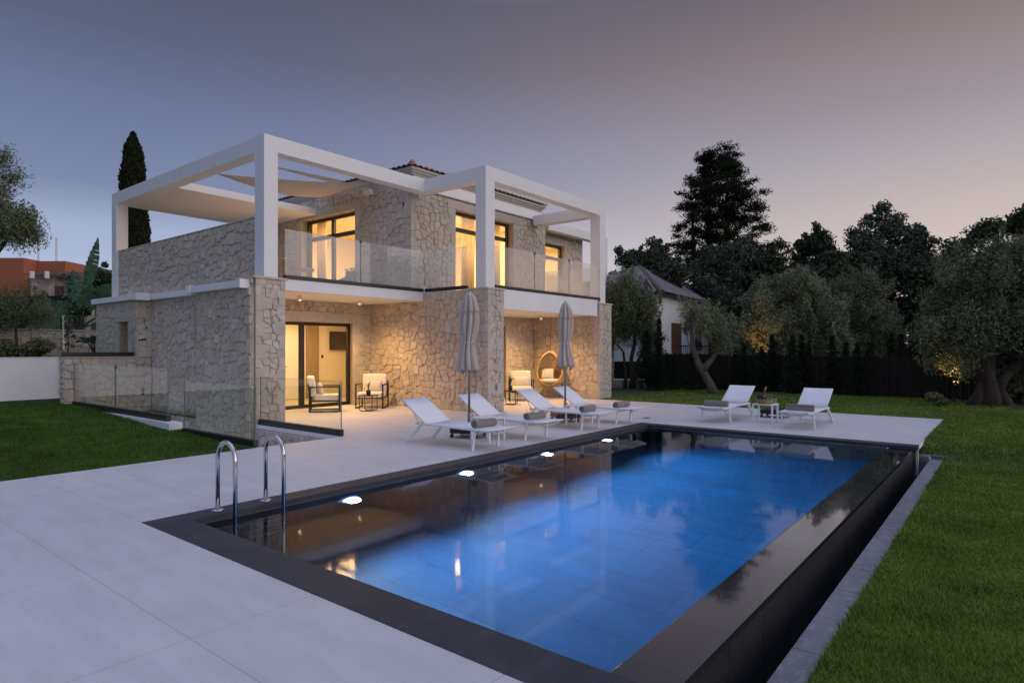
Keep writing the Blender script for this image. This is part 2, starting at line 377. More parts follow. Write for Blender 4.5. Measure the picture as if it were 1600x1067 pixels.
def block(mb, O, U, u0, v0, u1, v1, n0, n1, mi=2, b=.012):
    """dressed block proud of the wall, chamfered"""
    O, U = Vector(O), Vector(U); V = Vector((0,0,1)); Nn = U.cross(V)
    P = lambda x, y, n: O+U*x+V*y+Nn*n
    o = [(u0,v0),(u1,v0),(u1,v1),(u0,v1)]; i_ = [(u0+b,v0+b),(u1-b,v0+b),(u1-b,v1-b),(u0+b,v1-b)]
    vs = [P(x,y,n0) for x,y in o]+[P(x,y,n1-b*.6) for x,y in o]+[P(x,y,n1) for x,y in i_]
    fs = [(3,2,1,0)]
    for e in range(4):
        f = (e+1)%4; fs.append((e,f,4+f,4+e)); fs.append((4+e,4+f,8+f,8+e))
    fs.append((8,9,10,11)); mb.add(vs, fs, mi)
def wall(mb, O, U, w, h, T=.25, holes=(), s=.30, surround=.22, lintel=.26, jambs=True, dress=True, asp=.82):
    """rubble wall: backing of thickness T behind the face, stones on the face; holes = (u0,v0,u1,v1)"""
    O, U = Vector(O), Vector(U); V = Vector((0,0,1)); Nn = U.cross(V)
    def piece(u0, v0, u1, v1):
        if u1-u0 < .02 or v1-v0 < .02: return
        c = O+U*(u0+u1)/2+V*(v0+v1)/2-Nn*T/2
        mb.obox(c, U*(u1-u0)/2, -Nn*T/2, V*(v1-v0)/2, 0)
        stones(mb, O+U*u0+V*v0, U, u1-u0, v1-v0, s, asp=asp)
    if not holes: piece(0, 0, w, h); return
    u = 0
    for (u0, v0, u1, v1) in holes:
        piece(u, 0, u0, h); piece(u0, v1, u1, h); piece(u0, 0, u1, v0); u = u1
        if dress:
            x0, x1 = max(0, u0-surround-.08), min(w, u1+surround+.08)
            nl = max(1, round((x1-x0)/1.3))
            for k in range(nl): block(mb, O, U, x0+(x1-x0)*k/nl+.003, v1+.002, x0+(x1-x0)*(k+1)/nl-.003, min(h-.01, v1+lintel), -.01, .040)
            z = v0; k = 0
            while jambs and z < v1-.05:
                hh = min(R.uniform(.22, .38), v1-z); ww = surround*(.75 if k % 2 else 1.25)
                if u0-ww > .02: block(mb, O, U, u0-ww, z+.004, u0-.001, z+hh-.004, -.01, .036)
                if u1+ww < w-.02: block(mb, O, U, u1+.001, z+.004, u1+ww, z+hh-.004, -.01, .036)
                z += hh; k += 1
    piece(u, 0, w, h)
def quoins(mb, O, U, w, h, right=True, z0=0):
    """alternating dressed blocks up one edge of a wall face"""
    z = z0; k = 0
    while z < h-.06:
        hh = min(R.uniform(.16, .32), h-z); ww = min(R.uniform(.10, .16) if k % 2 else R.uniform(.20, .27), w)
        if right: block(mb, O, U, w-ww, z+.004, w+.002, z+hh-.004, -.02, .036)
        else: block(mb, O, U, -.002, z+.004, ww, z+hh-.004, -.02, .036)
        z += hh; k += 1
ST = [M['mortar'], M['stone'], M['dressed']]
def rect_union(mb, rects, z0, z1, mi=0, mside=None):
    xs = sorted({v for r in rects for v in (r[0], r[2])}); ys = sorted({v for r in rects for v in (r[1], r[3])})
    ins = lambda x, y: any(r[0] < x < r[2] and r[1] < y < r[3] for r in rects)
    cell = [[ins((xs[i]+xs[i+1])/2, (ys[j]+ys[j+1])/2) for j in range(len(ys)-1)] for i in range(len(xs)-1)]
    ms = mi if mside is None else mside
    get = lambda i, j: 0 <= i < len(xs)-1 and 0 <= j < len(ys)-1 and cell[i][j]
    for i in range(len(xs)-1):
        for j in range(len(ys)-1):
            if not cell[i][j]: continue
            a, b, c, d = xs[i], ys[j], xs[i+1], ys[j+1]
            mb.quad((a,b,z1),(c,b,z1),(c,d,z1),(a,d,z1), mi)
            if not get(i-1,j): mb.quad((a,d,z0),(a,b,z0),(a,b,z1),(a,d,z1), ms)
            if not get(i+1,j): mb.quad((c,b,z0),(c,d,z0),(c,d,z1),(c,b,z1), ms)
            if not get(i,j-1): mb.quad((a,b,z0),(c,b,z0),(c,b,z1),(a,b,z1), ms)
            if not get(i,j+1): mb.quad((c,d,z0),(a,d,z0),(a,d,z1),(c,d,z1), ms)
# ================================================================ SETTING
WZ = -0.06                                       # water level
def sm(a, b, x):
    t = min(1, max(0, (x-a)/(b-a))); return t*t*(3-2*t)
def gz(x, y):
    if y >= 18.52 and x < 11.6: return 1.33+(.92 if y > 27.15 else 0)
    if y > 27.15 and x < 16: return 2.25
    if x < 5.45 and 9.5 <= y: return -.015+.245*sm(9.6, 17.5, y)
    if y < 1.25: return -.26+.245*sm(12.4, 13.3, x)+.10*sm(-2, -9, y)
    return -.02 if (x > 17.2 or x < 6.9) else -.06
xs = sorted({-900,-300,-100,-50,-25,-12,-8,-4,-2,0,1,2,2.3,3,4,5.2,5.44,6.2,7.0,8,9,10,11,11.5,11.7,12.4,12.65,12.9,13.3,14,15,16,16.6,17.25,18,19,20,22,24,27,30,35,40,50,70,110,300,900})
ys = sorted({-900,-300,-100,-50,-25,-15,-10,-7,-5,-3.5,-2,-1,0,.5,.885,1.2,1.62,4,6.3,9.55,10.25,11,12,13,14,15,16,17,18.2,18.45,18.6,20,22,24,27.1,27.3,30,35,40,60,100,300,900})
cuts = [(-12,1.2,12.4,9.55), (2.3,.885,12.65,1.2), (5.44,9.55,7.0,18.2), (-12,-10,2.3,1.2)]
mb = MB(); idx = {}
def gv(x, y):
    if (x, y) not in idx:
        idx[x, y] = len(mb.v); mb.v.append((x, y, gz(x, y)))
    return idx[x, y]
for i in range(len(xs)-1):
    for j in range(len(ys)-1):
        a, b, c, d = xs[i], ys[j], xs[i+1], ys[j+1]; mx, my = (a+c)/2, (b+d)/2
        if any(q[0] < mx < q[2] and q[1] < my < q[3] for q in cuts): continue
        mb.f.append((gv(a,b), gv(c,b), gv(c,d), gv(a,d))); mb.m.append(0)
struct(mb.build('ground', M['lawn']))
# grass blades: one uncountable mass
def blades(n, x0, x1, y0, y1, dmin, dmax, power):
    P = []
    tot = 0
    while tot < n:
        k = 400000
        t = NP.uniform(-.95, .95, k); u = NP.random(k)
        d = dmin*(dmax/dmin)**u if power == 0 else (dmin**power+u*(dmax**power-dmin**power))**(1/power)
        X = d*(CY+t*SY); Y = d*(SY-t*CY)
        ok = (X > x0) & (X < x1) & (Y > y0) & (Y < y1)
        for q in cuts: ok &= ~((X > q[0]-.0) & (X < q[2]+.0) & (Y > q[1]) & (Y < q[3]))
        ok &= ~((X > 6.8) & (Y > 10.2) & (X < 17.25)); ok &= ~((X > 12.3) & (X < 17.25) & (Y > 1.2) & (Y < 10.3))
        ok &= ~((X > 17.2) & (X < 22.95) & (Y > 10.2))
        P.append(np.stack([X[ok], Y[ok], d[ok]], 1)); tot += int(ok.sum())
    return np.concatenate(P)[:n]
def grass():
    for A, m, la in ((np.concatenate([blades(230000, 2.3, 21, -12, 1.25, 2.6, 22, 0), blades(45000, 17.0, 26, 0, 14, 13, 28, 0)]), M['blade'], 'short mown yellow-green grass of the large right lawn'),
                     (blades(80000, -6, 5.43, 9.55, 18.4, 7, 17, 0), M['blade_shaded'], 'short grass of the left lawn beside the house, colour darkened for shade')):
        z = np.array([gz(a, b) for a, b in A[:, :2]])
        n = len(A); th = NP.uniform(0, 2*math.pi, n); d = A[:, 2]
        pt_ = .75+.5*(np.sin(A[:,0]*1.3+np.sin(A[:,1]*.9)*2)*np.sin(A[:,1]*1.1+1.3*np.sin(A[:,0]*.7))*.5+.5)
        h = NP.uniform(.016, .042, n)*(1+.10*np.minimum(d, 14)/14)*pt_; w = (.0018+.0007*d)*NP.uniform(.7, 1.3, n)
        ln = NP.uniform(.0, .055, n); th2 = NP.uniform(0, 2*math.pi, n)
        p0 = np.stack([A[:,0]-np.cos(th)*w, A[:,1]-np.sin(th)*w, z-.004], 1); p1 = np.stack([A[:,0]+np.cos(th)*w, A[:,1]+np.sin(th)*w, z-.004], 1)
        p2 = np.stack([A[:,0]+np.cos(th2)*ln, A[:,1]+np.sin(th2)*ln, z+h], 1)
        co = np.stack([p0, p1, p2], 1).reshape(-1, 3)
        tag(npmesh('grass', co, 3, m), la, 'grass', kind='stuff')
grass()
# terrace
mb = MB()
rect_union(mb, [(-12,-10,2.39,9.55), (2.3,1.62,2.39,9.55), (2.39,6.27,12.4,9.55), (12.4,1.2,17.25,10.25), (7.0,9.55,11.87,14.9), (11.87,9.55,17.3,12.9)], -.08, 0, 0, 1)
struct(mb.build('terrace', [M['deck'], M['white']]))
# small drain lid on the terrace
mb = MB(); mb.lathe([(.001,0),(.085,0),(.085,.005),(.07,.007),(.001,.007)], 20, (13.3,6.6,.0)); tag(mb.build('drain_cover', M['black']), 'small dark round drain cover let into the pale terrace beyond the pool corner', 'drain cover')

# ---------------------------------------------------------------- swimming pool
PO = (7.4, 3.8, WZ)
pool = thing('swimming_pool', PO, 'long rectangular infinity pool with dark stone coping and lit blue tiled floor', 'swimming pool', world=True)
mb = MB()
rect_union(mb, [(2.39,5.99,12.4,6.27), (2.39,1.29,2.72,5.99), (12.12,1.2,12.4,5.99)], -.055, .004)
mb.build('coping', M['slate'], pool, bevel=.004)
mb = MB(); x0,x1,y0,y1,zb = 2.72,12.12,1.62,5.99,-1.5
mb.quad((x0,y0,zb),(x1,y0,zb),(x1,y1,zb),(x0,y1,zb)); mb.build('pool_floor', M['poolfloor'], pool)
mb = MB(); zt = -.0555
mb.quad((x0,y1,zb),(x1,y1,zb),(x1,y1,zt),(x0,y1,zt)); mb.quad((x0,y0,zb),(x0,y1,zb),(x0,y1,zt),(x0,y0,zt))
mb.quad((x1,y1,zb),(x1,y0,zb),(x1,y0,zt),(x1,y1,zt)); mb.quad((x1,y0,zb),(x0,y0,zb),(x0,y0,WZ-.012),(x1,y0,WZ-.012))
mb.build('pool_wall', M['poolwall'], pool)
mb = MB()
for k in range(16):                                # overflow weir: capping stones and the dark outer face
    a, b = 2.39+k*.626, 2.39+(k+1)*.626
    mb.box(a+.0006, 1.275, WZ-.045, b-.0006, 1.612, WZ-.001, 0)
mb.build('overflow_weir', M['wetslate'], pool, bevel=.0015)
mb = MB()
mb.box(2.3,1.29,-.95, 12.4,1.60,WZ-.048, 0)
for k in range(16):
    a, b = 2.39+k*.626, 2.39+(k+1)*.626
    mb.box(a+.003, 1.283, -.92, b-.003, 1.2895, WZ-.05, 0)
mb.build('overflow_wall', M['slatewall'], pool)
mb = MB(); mb.box(2.3,1.0,-.95,12.65,1.29,-.78); mb.box(2.3,.89,-.95,12.65,1.062,-.29); mb.build('gutter', M['slatewall'], pool)
mb = MB()
for k in range(17):
    a, b = 2.3+k*.609, 2.3+(k+1)*.609
    mb.box(a+.002,.885,-.29,b-.002,1.065,-.25)
mb.box(12.5,1.07,-.95,12.67,1.66,-.19); mb.box(12.655,.80,-.95,12.70,1.066,-.19); mb.build('kerb', M['kerb'], pool, bevel=.006)
mb = MB(); mb.box(12.355,1.205,-.5,12.395,1.24,-.081); mb.build('corner_support', M['white'], pool)
for X in (4.49, 6.42, 8.35, 10.28):
    mb = MB()
    prof = [(.15,0),(.165,.008),(.165,.016),(.126,.024)]
    mb2 = MB(); mb2.lathe(prof, 24)
    Zl = WZ-.30
    r = MB(); r.add([(X+p[0], 5.99-p[2], Zl+p[1]) for p in mb2.v], mb2.f); lo = r.build('pool_light', M['chrome'], pool)
    n = 28; f = MB(); rad = [(.045,1.0),(.072,.55),(.092,.14),(.11,.04),(.126,.015)]; val = []
    vs = [(X, 5.962, Zl)]; val.append(1.0)
    for rr_, bv in rad:
        for k in range(n): vs.append((X+rr_*math.cos(2*math.pi*k/n), 5.962, Zl+rr_*math.sin(2*math.pi*k/n))); val.append(bv)
    fs = [(0, 1+k, 1+(k+1)%n) for k in range(n)]+[(1+r_*n+k, 1+(r_+1)*n+k, 1+(r_+1)*n+(k+1)%n, 1+r_*n+(k+1)%n) for r_ in range(len(rad)-1) for k in range(n)]
    f.add(vs, fs); lf = f.build('lamp_face', M['lampface'], lo)
    at_ = lf.data.attributes.new('brightness', 'FLOAT', 'POINT'); at_.data.foreach_set('value', val)
    l = bpy.data.lights.new('pool_spot', 'SPOT'); l.energy = POOL_E; l.color = (.84, .92, 1); l.spot_size = math.radians(136); l.spot_blend = 1; l.shadow_soft_size = .08
    sl = bpy.data.objects.new('pool_spot', l); COL.objects.link(sl); sl.location = (X, 5.90, Zl); sl.rotation_euler = (math.radians(-96), 0, 0)
# water
wm = bpy.data.materials.new('pool_water'); wm.use_nodes = True; nt = wm.node_tree; N, L = nt.nodes, nt.links; N.clear()
o = N.new('ShaderNodeOutputMaterial'); mx = N.new('ShaderNodeMixShader'); rf = N.new('ShaderNodeBsdfRefraction'); gl = N.new('ShaderNodeBsdfGlossy'); fr = N.new('ShaderNodeFresnel')
rf.inputs['Color'].default_value = (.62, .86, 1, 1); rf.inputs['IOR'].default_value = 1.33; rf.inputs['Roughness'].default_value = 0
gl.inputs['Roughness'].default_value = .046; fr.inputs[0].default_value = 1.33
tc = N.new('ShaderNodeTexCoord'); mp = N.new('ShaderNodeMapping'); mp.inputs['Scale'].default_value = (1, 1, 1); ns = N.new('ShaderNodeTexNoise'); ns.inputs['Scale'].default_value = 1.1; ns.inputs['Detail'].default_value = 3
bp = N.new('ShaderNodeBump'); bp.inputs['Strength'].default_value = .07; bp.inputs['Distance'].default_value = .02
L.new(tc.outputs['Object'], mp.inputs[0]); L.new(mp.outputs[0], ns.inputs[0]); L.new(ns.outputs['Fac'], bp.inputs['Height'])
for q in (gl, rf, fr): L.new(bp.outputs[0], q.inputs['Normal'])
L.new(fr.outputs[0], mx.inputs[0]); L.new(rf.outputs[0], mx.inputs[1]); L.new(gl.outputs[0], mx.inputs[2]); L.new(mx.outputs[0], o.inputs[0])
mb = MB(); mb.quad((2.72,1.612,WZ),(12.12,1.612,WZ),(12.12,5.99,WZ),(2.72,5.99,WZ)); struct(mb.build('water', wm))

# pool ladder
lad = thing('pool_ladder', (3.3,6.1,.004), 'stainless steel pool ladder with two arched handrails at the near pool corner', 'pool ladder', world=True)
for X in (3.04, 3.55):
    pts = [(X,6.15,0),(X,6.15,.48)]
    for k in range(13):
        a = math.pi*k/12; pts.append((X, 5.98+.17*math.cos(a), .52+.17*math.sin(a)))
    pts += [(X,5.81,.4),(X,5.81,-.9)]
    mb = MB(); mb.tube(pts, .0215, 14); h = mb.build('handrail', M['chrome'], lad, smooth=True)
    mb = MB(); mb.lathe([(.06,0),(.06,.006),(.05,.012),(.024,.016)], 20, (X,6.15,.004)); mb.build('flange', M['chrome'], h, smooth=True)
for z in (-.22,-.44,-.66):
    mb = MB(); mb.box(3.06,5.775,z-.015,3.53,5.85,z+.012); mb.build('step', M['alu'], lad, bevel=.006)

# ---------------------------------------------------------------- stairwell beside the house
mb = MB(); O = (6.99,12.5,-2.6)
mb.box(7.0,9.56,-2.6,7.22,12.49,-.085,0); stones(mb, (7.0,12.49,-2.6), (0,-1,0), 2.93, 2.51, .27)
tag(mb.build('stairwell_wall', ST), 'stone retaining wall below the terrace edge inside the sunken stairwell', 'retaining wall')
mb = MB()
for k in range(12): mb.box(5.46, 9.5+.3*k, -2.7, 6.98, 9.8+.3*k, -.19-.175*k)
mb.box(5.46,13.1,-2.7,6.98,18.2,-2.35)
tag(mb.build('stairwell_steps', M['white']), 'pale steps going down into the sunken stairwell beside the house', 'steps')
mb = MB(); mb.box(5.20,12.4,-.4,5.45,18.18,.20); mb.box(5.33,9.56,-2.6,5.449,12.39,-.004)
tag(mb.build('stairwell_curb', M['plaster'], bevel=.006), 'low white curb along the lawn beside the sunken stairwell', 'curb')
def railing(loc, p, q, zb, zt, n, label, hb=.12, gap=.015):
    t = thing('glass_railing', loc, label, 'glass railing', world=True)
    p, q = Vector(p), Vector(q); d = (q-p); L = d.length; d.normalize()
    mb = MB(); mb.bar(Vector((p.x,p.y,zb+hb/2)), Vector((q.x,q.y,zb+hb/2)), .085, hb); mb.build('base_channel', M['black'], t, bevel=.004)
    for k in range(n):
        a = p+d*(L*k/n+.02); b = p+d*(L*(k+1)/n-.0-(.02 if k == n-1 else gap))
        mb = MB(); mb.bar(Vector((a.x,a.y,(zb+hb+zt)/2)), Vector((b.x,b.y,(zb+hb+zt)/2)), .016, zt-zb-hb); g = mb.build('glass_panel', M['glass'], t)
        mb = MB()
        for e in (a, b): mb.bar((e.x,e.y,zb+hb), (e.x,e.y,zt), .018, .006, up=tuple(d))
        mb.bar((a.x,a.y,zt+.002), (b.x,b.y,zt+.002), .017, .004); mb.build('glass_edge', M['edge'], g)
        if k < n-1:
            mb = MB(); c = b+d*gap/2; mb.box(c.x-.02,c.y-.02,zt-.05,c.x+.02,c.y+.02,zt+.01); mb.build('glass_clamp', M['black'], t)
    return t
railing((5.33,12.7,.2), (5.33,12.72,0), (5.33,18.0,0), .20, 1.22, 2, 'two-panel glass railing standing on the low white curb at the far lawn')
railing((5.37,9.6,0), (5.385,9.62,0), (5.385,12.2,0), -.005, 1.0, 1, 'single glass railing with black base between left lawn and stairwell, behind the pool ladder')
railing((7.04,9.6,0), (7.045,9.60,0), (7.045,12.42,0), .001, 1.0, 1, 'single glass railing on the terrace edge in front of the stone corner pier')
# retaining walls to the left
mb = MB(); wall(mb, (5.19,18.2,-2.6), (1,0,0), 2.0, 3.97, .27, s=.34); stones(mb, (5.19,18.47,0), (0,-1,0), .27, 1.37, .25)
mb.box(5.16,18.16,1.372,6.8,18.5,1.40,2)
tag(mb.build('retaining_wall', ST), 'warm stone retaining wall behind the far glass railing, between white wall and house', 'stone wall')
mb = MB(); mb.box(-14,18.47,-.2,5.185,18.66,1.385); mb.box(-14,18.455,1.387,5.186,18.68,1.40)
tag(mb.build('garden_wall', M['plaster']), 'plain smooth white garden wall at the far end of the left lawn', 'white wall')
railing((5.9,18.34,1.4), (5.17,18.34,0), (6.80,18.34,0), 1.402, 2.42, 1, 'clear glass railing with black base on top of the stone retaining wall', hb=.11)
mb = MB(); wall(mb, (-9,27.1,1.2), (1,0,0), 19, 1.06, .3, s=.42, asp=.7); mb.box(-9,27.04,2.262,10,27.42,2.31,2)
tag(mb.build('stone_garden_wall', ST), 'long rough stone garden wall below the black screen fence at far left', 'stone wall')

# ================================================================ VILLA
HO = (12.0, 14.0, 0)
H = thing('villa', HO, 'two-storey villa of pale rubble stone with white frames and lit rooms', 'house', world=True)
def hp(name, mb, m, **k): return mb.build(name, m, H, **k)
# -- lower left facade (faces the stairwell)
mb = MB(); wall(mb, (6.90,14.95,-2.6), (0,-1,0), 2.42, 5.50, .25); hp('wall', mb, ST)
mb = MB(); wall(mb, (7.20,18.15,-2.6), (0,-1,0), 3.2, 5.50, .25); mb.box(6.9,14.95,-2.6,7.2,15.0,2.9,0); hp('wall', mb, ST)
mb = MB(); wall(mb, (6.85,21.2,0), (0,-1,0), 3.0, 2.9, .25, holes=[(1.75,1.45,2.4,2.34)], jambs=True)
wall(mb, (6.87,18.2,1.38), (1,0,0), .33, 1.52, .2); quoins(mb, (6.87,18.2,1.38), (1,0,0), .33, 1.52, right=True)
mb.box(7.08,18.7,1.3,7.099,19.55,2.5,0); hp('wall', mb, ST)
# -- corner pier, left
mb = MB(); mb.box(6.98,12.51,-2.6,7.67,13.2,3.10,0); stones(mb, (6.98,12.51,0), (1,0,0), .69, 3.10, .2, asp=.75); stones(mb, (6.95,13.2,-2.6), (0,-1,0), .68, 5.7, .28)
stones(mb, (6.98,12.51,-2.6), (1,0,0), .25, 2.6, .25)
quoins(mb, (6.98,12.51,0), (1,0,0), .69, 3.10, True); quoins(mb, (6.98,12.51,0), (1,0,0), .69, 3.10, False); stones(mb, (7.67,12.52,0), (0,1,0), .68, 3.10, .25)
mb.box(6.93,12.46,3.102,7.72,13.25,3.148,2); hp('pier', mb, ST)
# -- white ledge following the steps of the facade
mb = MB(); z0, z1 = 2.90, 3.05
for a in ((6.74,12.72,6.99,14.93),(7.02,14.93,7.2,18.03),(6.72,18.03,7.2,21.25)): mb.box(a[0],a[1],z0,a[2],a[3],z1)
mb.box(6.70,12.62,z0-.02,6.99,12.719,z1+.02); mb.box(6.70,14.931,z0-.02,7.015,15.12,z1+.02); mb.box(6.68,17.85,z0-.02,7.015,18.029,z1+.02)
hp('ledge', mb, M['white'], bevel=.01)
# -- upper terrace side wall
mb = MB(); wall(mb, (7.27,20.64,3.05), (0,-1,0), 7.78, 1.42, .22, s=.31); mb.box(7.24,12.86,4.472,7.50,20.64,4.50,2); hp('parapet_wall', mb, ST)
# -- left alcove
mb = MB(); wall(mb, (7.6,14.8,0), (1,0,0), 4.27, 2.9, .25, holes=[(.35,0,3.62,2.33)], s=.26, surround=.3, lintel=.27); hp('wall', mb, ST)
mb = MB(); wall(mb, (11.87,14.8,0), (0,-1,0), 4.55, 3.10, .30, s=.30); hp('wall', mb, ST)
mb = MB(); mb.box(7.69,12.53,2.895,11.845,21.0,3.145); hp('balcony_slab', mb, M['white'], bevel=.006)
# -- projecting block
mb = MB(); mb.box(12.18,10.28,0,12.48,10.9,3.10,0); stones(mb, (11.89,10.26,0), (1,0,0), .61, 3.10, .21, asp=.8); mb.box(11.875,10.262,0,12.179,10.9,3.1,0)
quoins(mb, (11.88,10.26,0), (1,0,0), .62, 3.10, True); quoins(mb, (11.87,10.26,0), (1,0,0), .62, 3.10, False)
stones(mb, (12.48,10.28,0), (0,1,0), .62, 3.10, .25)
mb.box(11.84,10.21,3.102,12.56,10.95,3.148,2); hp('pier', mb, ST)
mb = MB(); mb.box(17.32,10.27,0,18.08,12.9,3.02,0); stones(mb, (17.32,10.27,0), (1,0,0), .76, 3.02, .2, asp=.75); quoins(mb, (17.32,10.27,0), (1,0,0), .76, 3.02, True); quoins(mb, (17.32,10.27,0), (1,0,0), .76, 3.02, False)
mb.box(17.27,10.22,3.022,18.13,10.98,3.07,2); hp('pier', mb, ST)
mb = MB(); stones(mb, (17.32,12.85,0), (0,-1,0), 2.55, 2.66, .30); wall(mb, (12.17,12.85,0), (1,0,0), 5.13, 2.65, .25, holes=[(1.0,0,3.62,2.33)], s=.28, surround=.26, lintel=.27); hp('wall', mb, ST)
mb = MB(); mb.box(12.57,10.28,2.64,17.265,12.84,3.145); hp('balcony_slab', mb, M['white'], bevel=.006)
mb = MB(); mb.box(12.12,12.85,2.95,18.3,21,3.14); mb.box(18.1,13.05,2.7,22.6,14.2,3.14); mb.box(11.9,10.96,2.95,12.56,12.84,3.13); hp('floor_slab', mb, M['white'])
# third bay, far right
mb = MB(); mb.box(22.12,12.85,0,22.88,13.5,3.05,0); stones(mb, (22.12,12.85,0), (1,0,0), .76, 3.05, .25); stones(mb, (22.12,13.5,0), (0,-1,0), .65, 3.05, .25); mb.box(22.06,12.8,3.052,22.94,13.55,3.1,2); hp('pier', mb, ST)
mb = MB(); wall(mb, (18.08,13.7,0), (1,0,0), 4.3, 2.7, .25); hp('wall', mb, ST)
# -- upper storey
mb = MB(); wall(mb, (11.87,21.0,3.15), (0,-1,0), 7.9, 3.28, .30, holes=[(2.7,0,5.5,2.66)], s=.30, surround=.26, lintel=.24); hp('wall', mb, ST)
mb = MB(); wall(mb, (11.87,13.08,3.15), (1,0,0), 6.45, 2.92, .30, holes=[(1.80,0,4.60,2.64)], s=.30, surround=.26, lintel=.25)
mb.box(11.9,13.10,6.07,18.3,13.38,6.44,0); quoins(mb, (11.87,13.08,3.15), (1,0,0), 6.45, 2.92, False); stones(mb, (18.32,13.08,3.15), (0,1,0), .55, 2.9, .25); hp('wall', mb, ST)
mb = MB(); wall(mb, (18.3,13.62,3.15), (1,0,0), 3.35, 2.86, .30, holes=[(.55,0,2.05,2.42)], s=.30, surround=.24, lintel=.25); quoins(mb, (18.3,13.62,3.15), (1,0,0), 3.35, 2.86, True); mb.box(21.36,13.93,3.15,21.65,16,6.0,0); hp('wall', mb, ST)
mb = MB(); mb.box(11.80,12.97,6.09,18.42,13.079,6.30); mb.box(18.28,13.38,6.02,21.8,13.72,6.18); mb.box(11.95,13.02,6.302,18.1,13.099,6.44); hp('white_band', mb, M['white'], bevel=.006)
# window frames
def frame(O, U, w, h, mull, trans=None, t=.07, depth=.09, name='window', sill=True):
    O, U = Vector(O), Vector(U); V = Vector((0,0,1)); Nn = U.cross(V)
    mb = MB()
    def b(u0, v0, u1, v1, n0=0, n1=depth):
        c = O+U*(u0+u1)/2+V*(v0+v1)/2+Nn*(n0+n1)/2; mb.obox(c, U*(u1-u0)/2, Nn*(n1-n0)/2, V*(v1-v0)/2)
    b(0,h-t,w,h); b(0,0,w,t*(1.1 if sill else .5)); b(0,t*1.1,t,h-t); b(w-t,t*1.1,w,h-t)
    cols = [t]+mull+[w-t]
    for u in mull: b(u-t*.75, t*1.1, u+t*.75, h-t, .004, depth+.012)
    if trans: b(t, trans-t*.8, w-t, trans+t*.8, .002, depth-.004)
    f = mb.build(name, M['black'], H, bevel=.004)
    for i in range(len(cols)-1):
        a, c2 = cols[i], cols[i+1]
        rows = [(t, trans), (trans, h-t)] if trans else [(t, h-t)]
        for r0, r1 in rows:
            g = MB(); c = O+U*(a+c2)/2+V*(r0+r1)/2+Nn*.03; g.obox(c, U*(c2-a)/2, Nn*.008, V*(r1-r0)/2); g.build('pane', M['winglass'], f)
    return f
sd = frame((7.95,14.98,.0), (1,0,0), 3.26, 2.32, [1.70], t=.085, name='sliding_door')
mb = MB(); mb.box(11.05,14.86,.95,11.075,14.885,1.25); mb.build('handle', M['black'], sd)
frame((13.17,13.03,0), (1,0,0), 2.62, 2.32, [1.3], t=.085, name='sliding_door')
frame((12.14,18.29,3.17), (0,-1,0), 2.78, 2.62, [1.40], 2.02, t=.08)
frame((13.68,13.36,3.17), (1,0,0), 2.78, 2.60, [1.55], 2.08, t=.08)
frame((18.86,13.86,3.17), (1,0,0), 1.48, 2.38, [], 1.9, t=.07)
# cornice, roof
mb = MB()
for k, (o, a, b) in enumerate(((.00,6.44,6.50),(.05,6.50,6.56),(.10,6.56,6.63))):
    mb.box(11.86-o,12.98-o,a+.0015*k,18.0+o,21+o,b)
hp('cornice', mb, M['cornice'])
def tiled(mb, p00, p10, p01, p11, pitch=.21, amp=.035):
    """barrel tile plane: rows run from the eave edge p00-p10 up to p01-p11; short wavy cells, one island per tile"""
    p00, p10, p01, p11 = map(Vector, (p00, p10, p01, p11)); n = max(2, round((p10-p00).length/pitch)); nr = max(2, round((p01-p00).length/.38))
    nrm = (p10-p00).cross(p01-p00).normalized()
    for i in range(n):
        for j in range(nr):
            vs = []
            for vv, lift in ((j/nr-.01, .03), ((j+1)/nr+.01, .0)):
                for q in range(7):
                    u = (i+q/6)/n; a = p00.lerp(p10, u); b = p01.lerp(p11, u)
                    vs.append(a.lerp(b, vv)+nrm*(amp*math.sin(math.pi*q/6)+lift+.005))
            mb.add(vs, [(q, q+1, 8+q, 7+q) for q in range(6)])
            mb.add([vs[q] for q in range(7)]+[vs[q]-nrm*.03 for q in range(7)], [(q, 7+q, 8+q, q+1) for q in range(6)])
x0,x1,y0,y1,ze = 11.74,18.12,12.86,21.1,6.64; xm = (x0+x1)/2; zr = 7.40; ya, yb = y0+3.1, y1-3.1
mb = MB()
mb.add([(x0,y0,ze),(x1,y0,ze),(x1,y1,ze),(x0,y1,ze),(xm,ya,zr-.01),(xm,yb,zr-.01)], [(0,1,4),(1,2,5,4),(2,3,5),(3,0,4,5),(3,2,1,0)])
tiled(mb, (x0,y0,ze),(x1,y0,ze),(xm-.01,ya,zr),(xm+.01,ya,zr)); tiled(mb, (x0,y1,ze),(x0,y0,ze),(xm,yb,zr),(xm,ya,zr))
roof = hp('roof', mb, M['tileroof'])
mb = MB(); mb.lathe([(.11,0),(.11,.05),(.07,.10),(.05,.13),(.02,.15)], 10, (x0+.12,y0+.12,ze+.05)); mb.tube([(x0+.12,y0+.12,ze+.09),(xm,ya,zr+.05)], .07, 8); mb.build('hip_cap', M['tileroof'], roof)
# chimney-like dark cowl at the right
mb = MB(); mb.lathe([(.32,0),(.32,.25),(.36,.3),(.34,.42),(.22,.55),(.05,.62)], 18, (19.6,15.5,6.2)); hp('roof_vent', mb, M['black'], smooth=False)
mb = MB(); mb.box(18.32,13.725,6.02,21.7,16,6.12); hp('flat_roof', mb, M['white'])
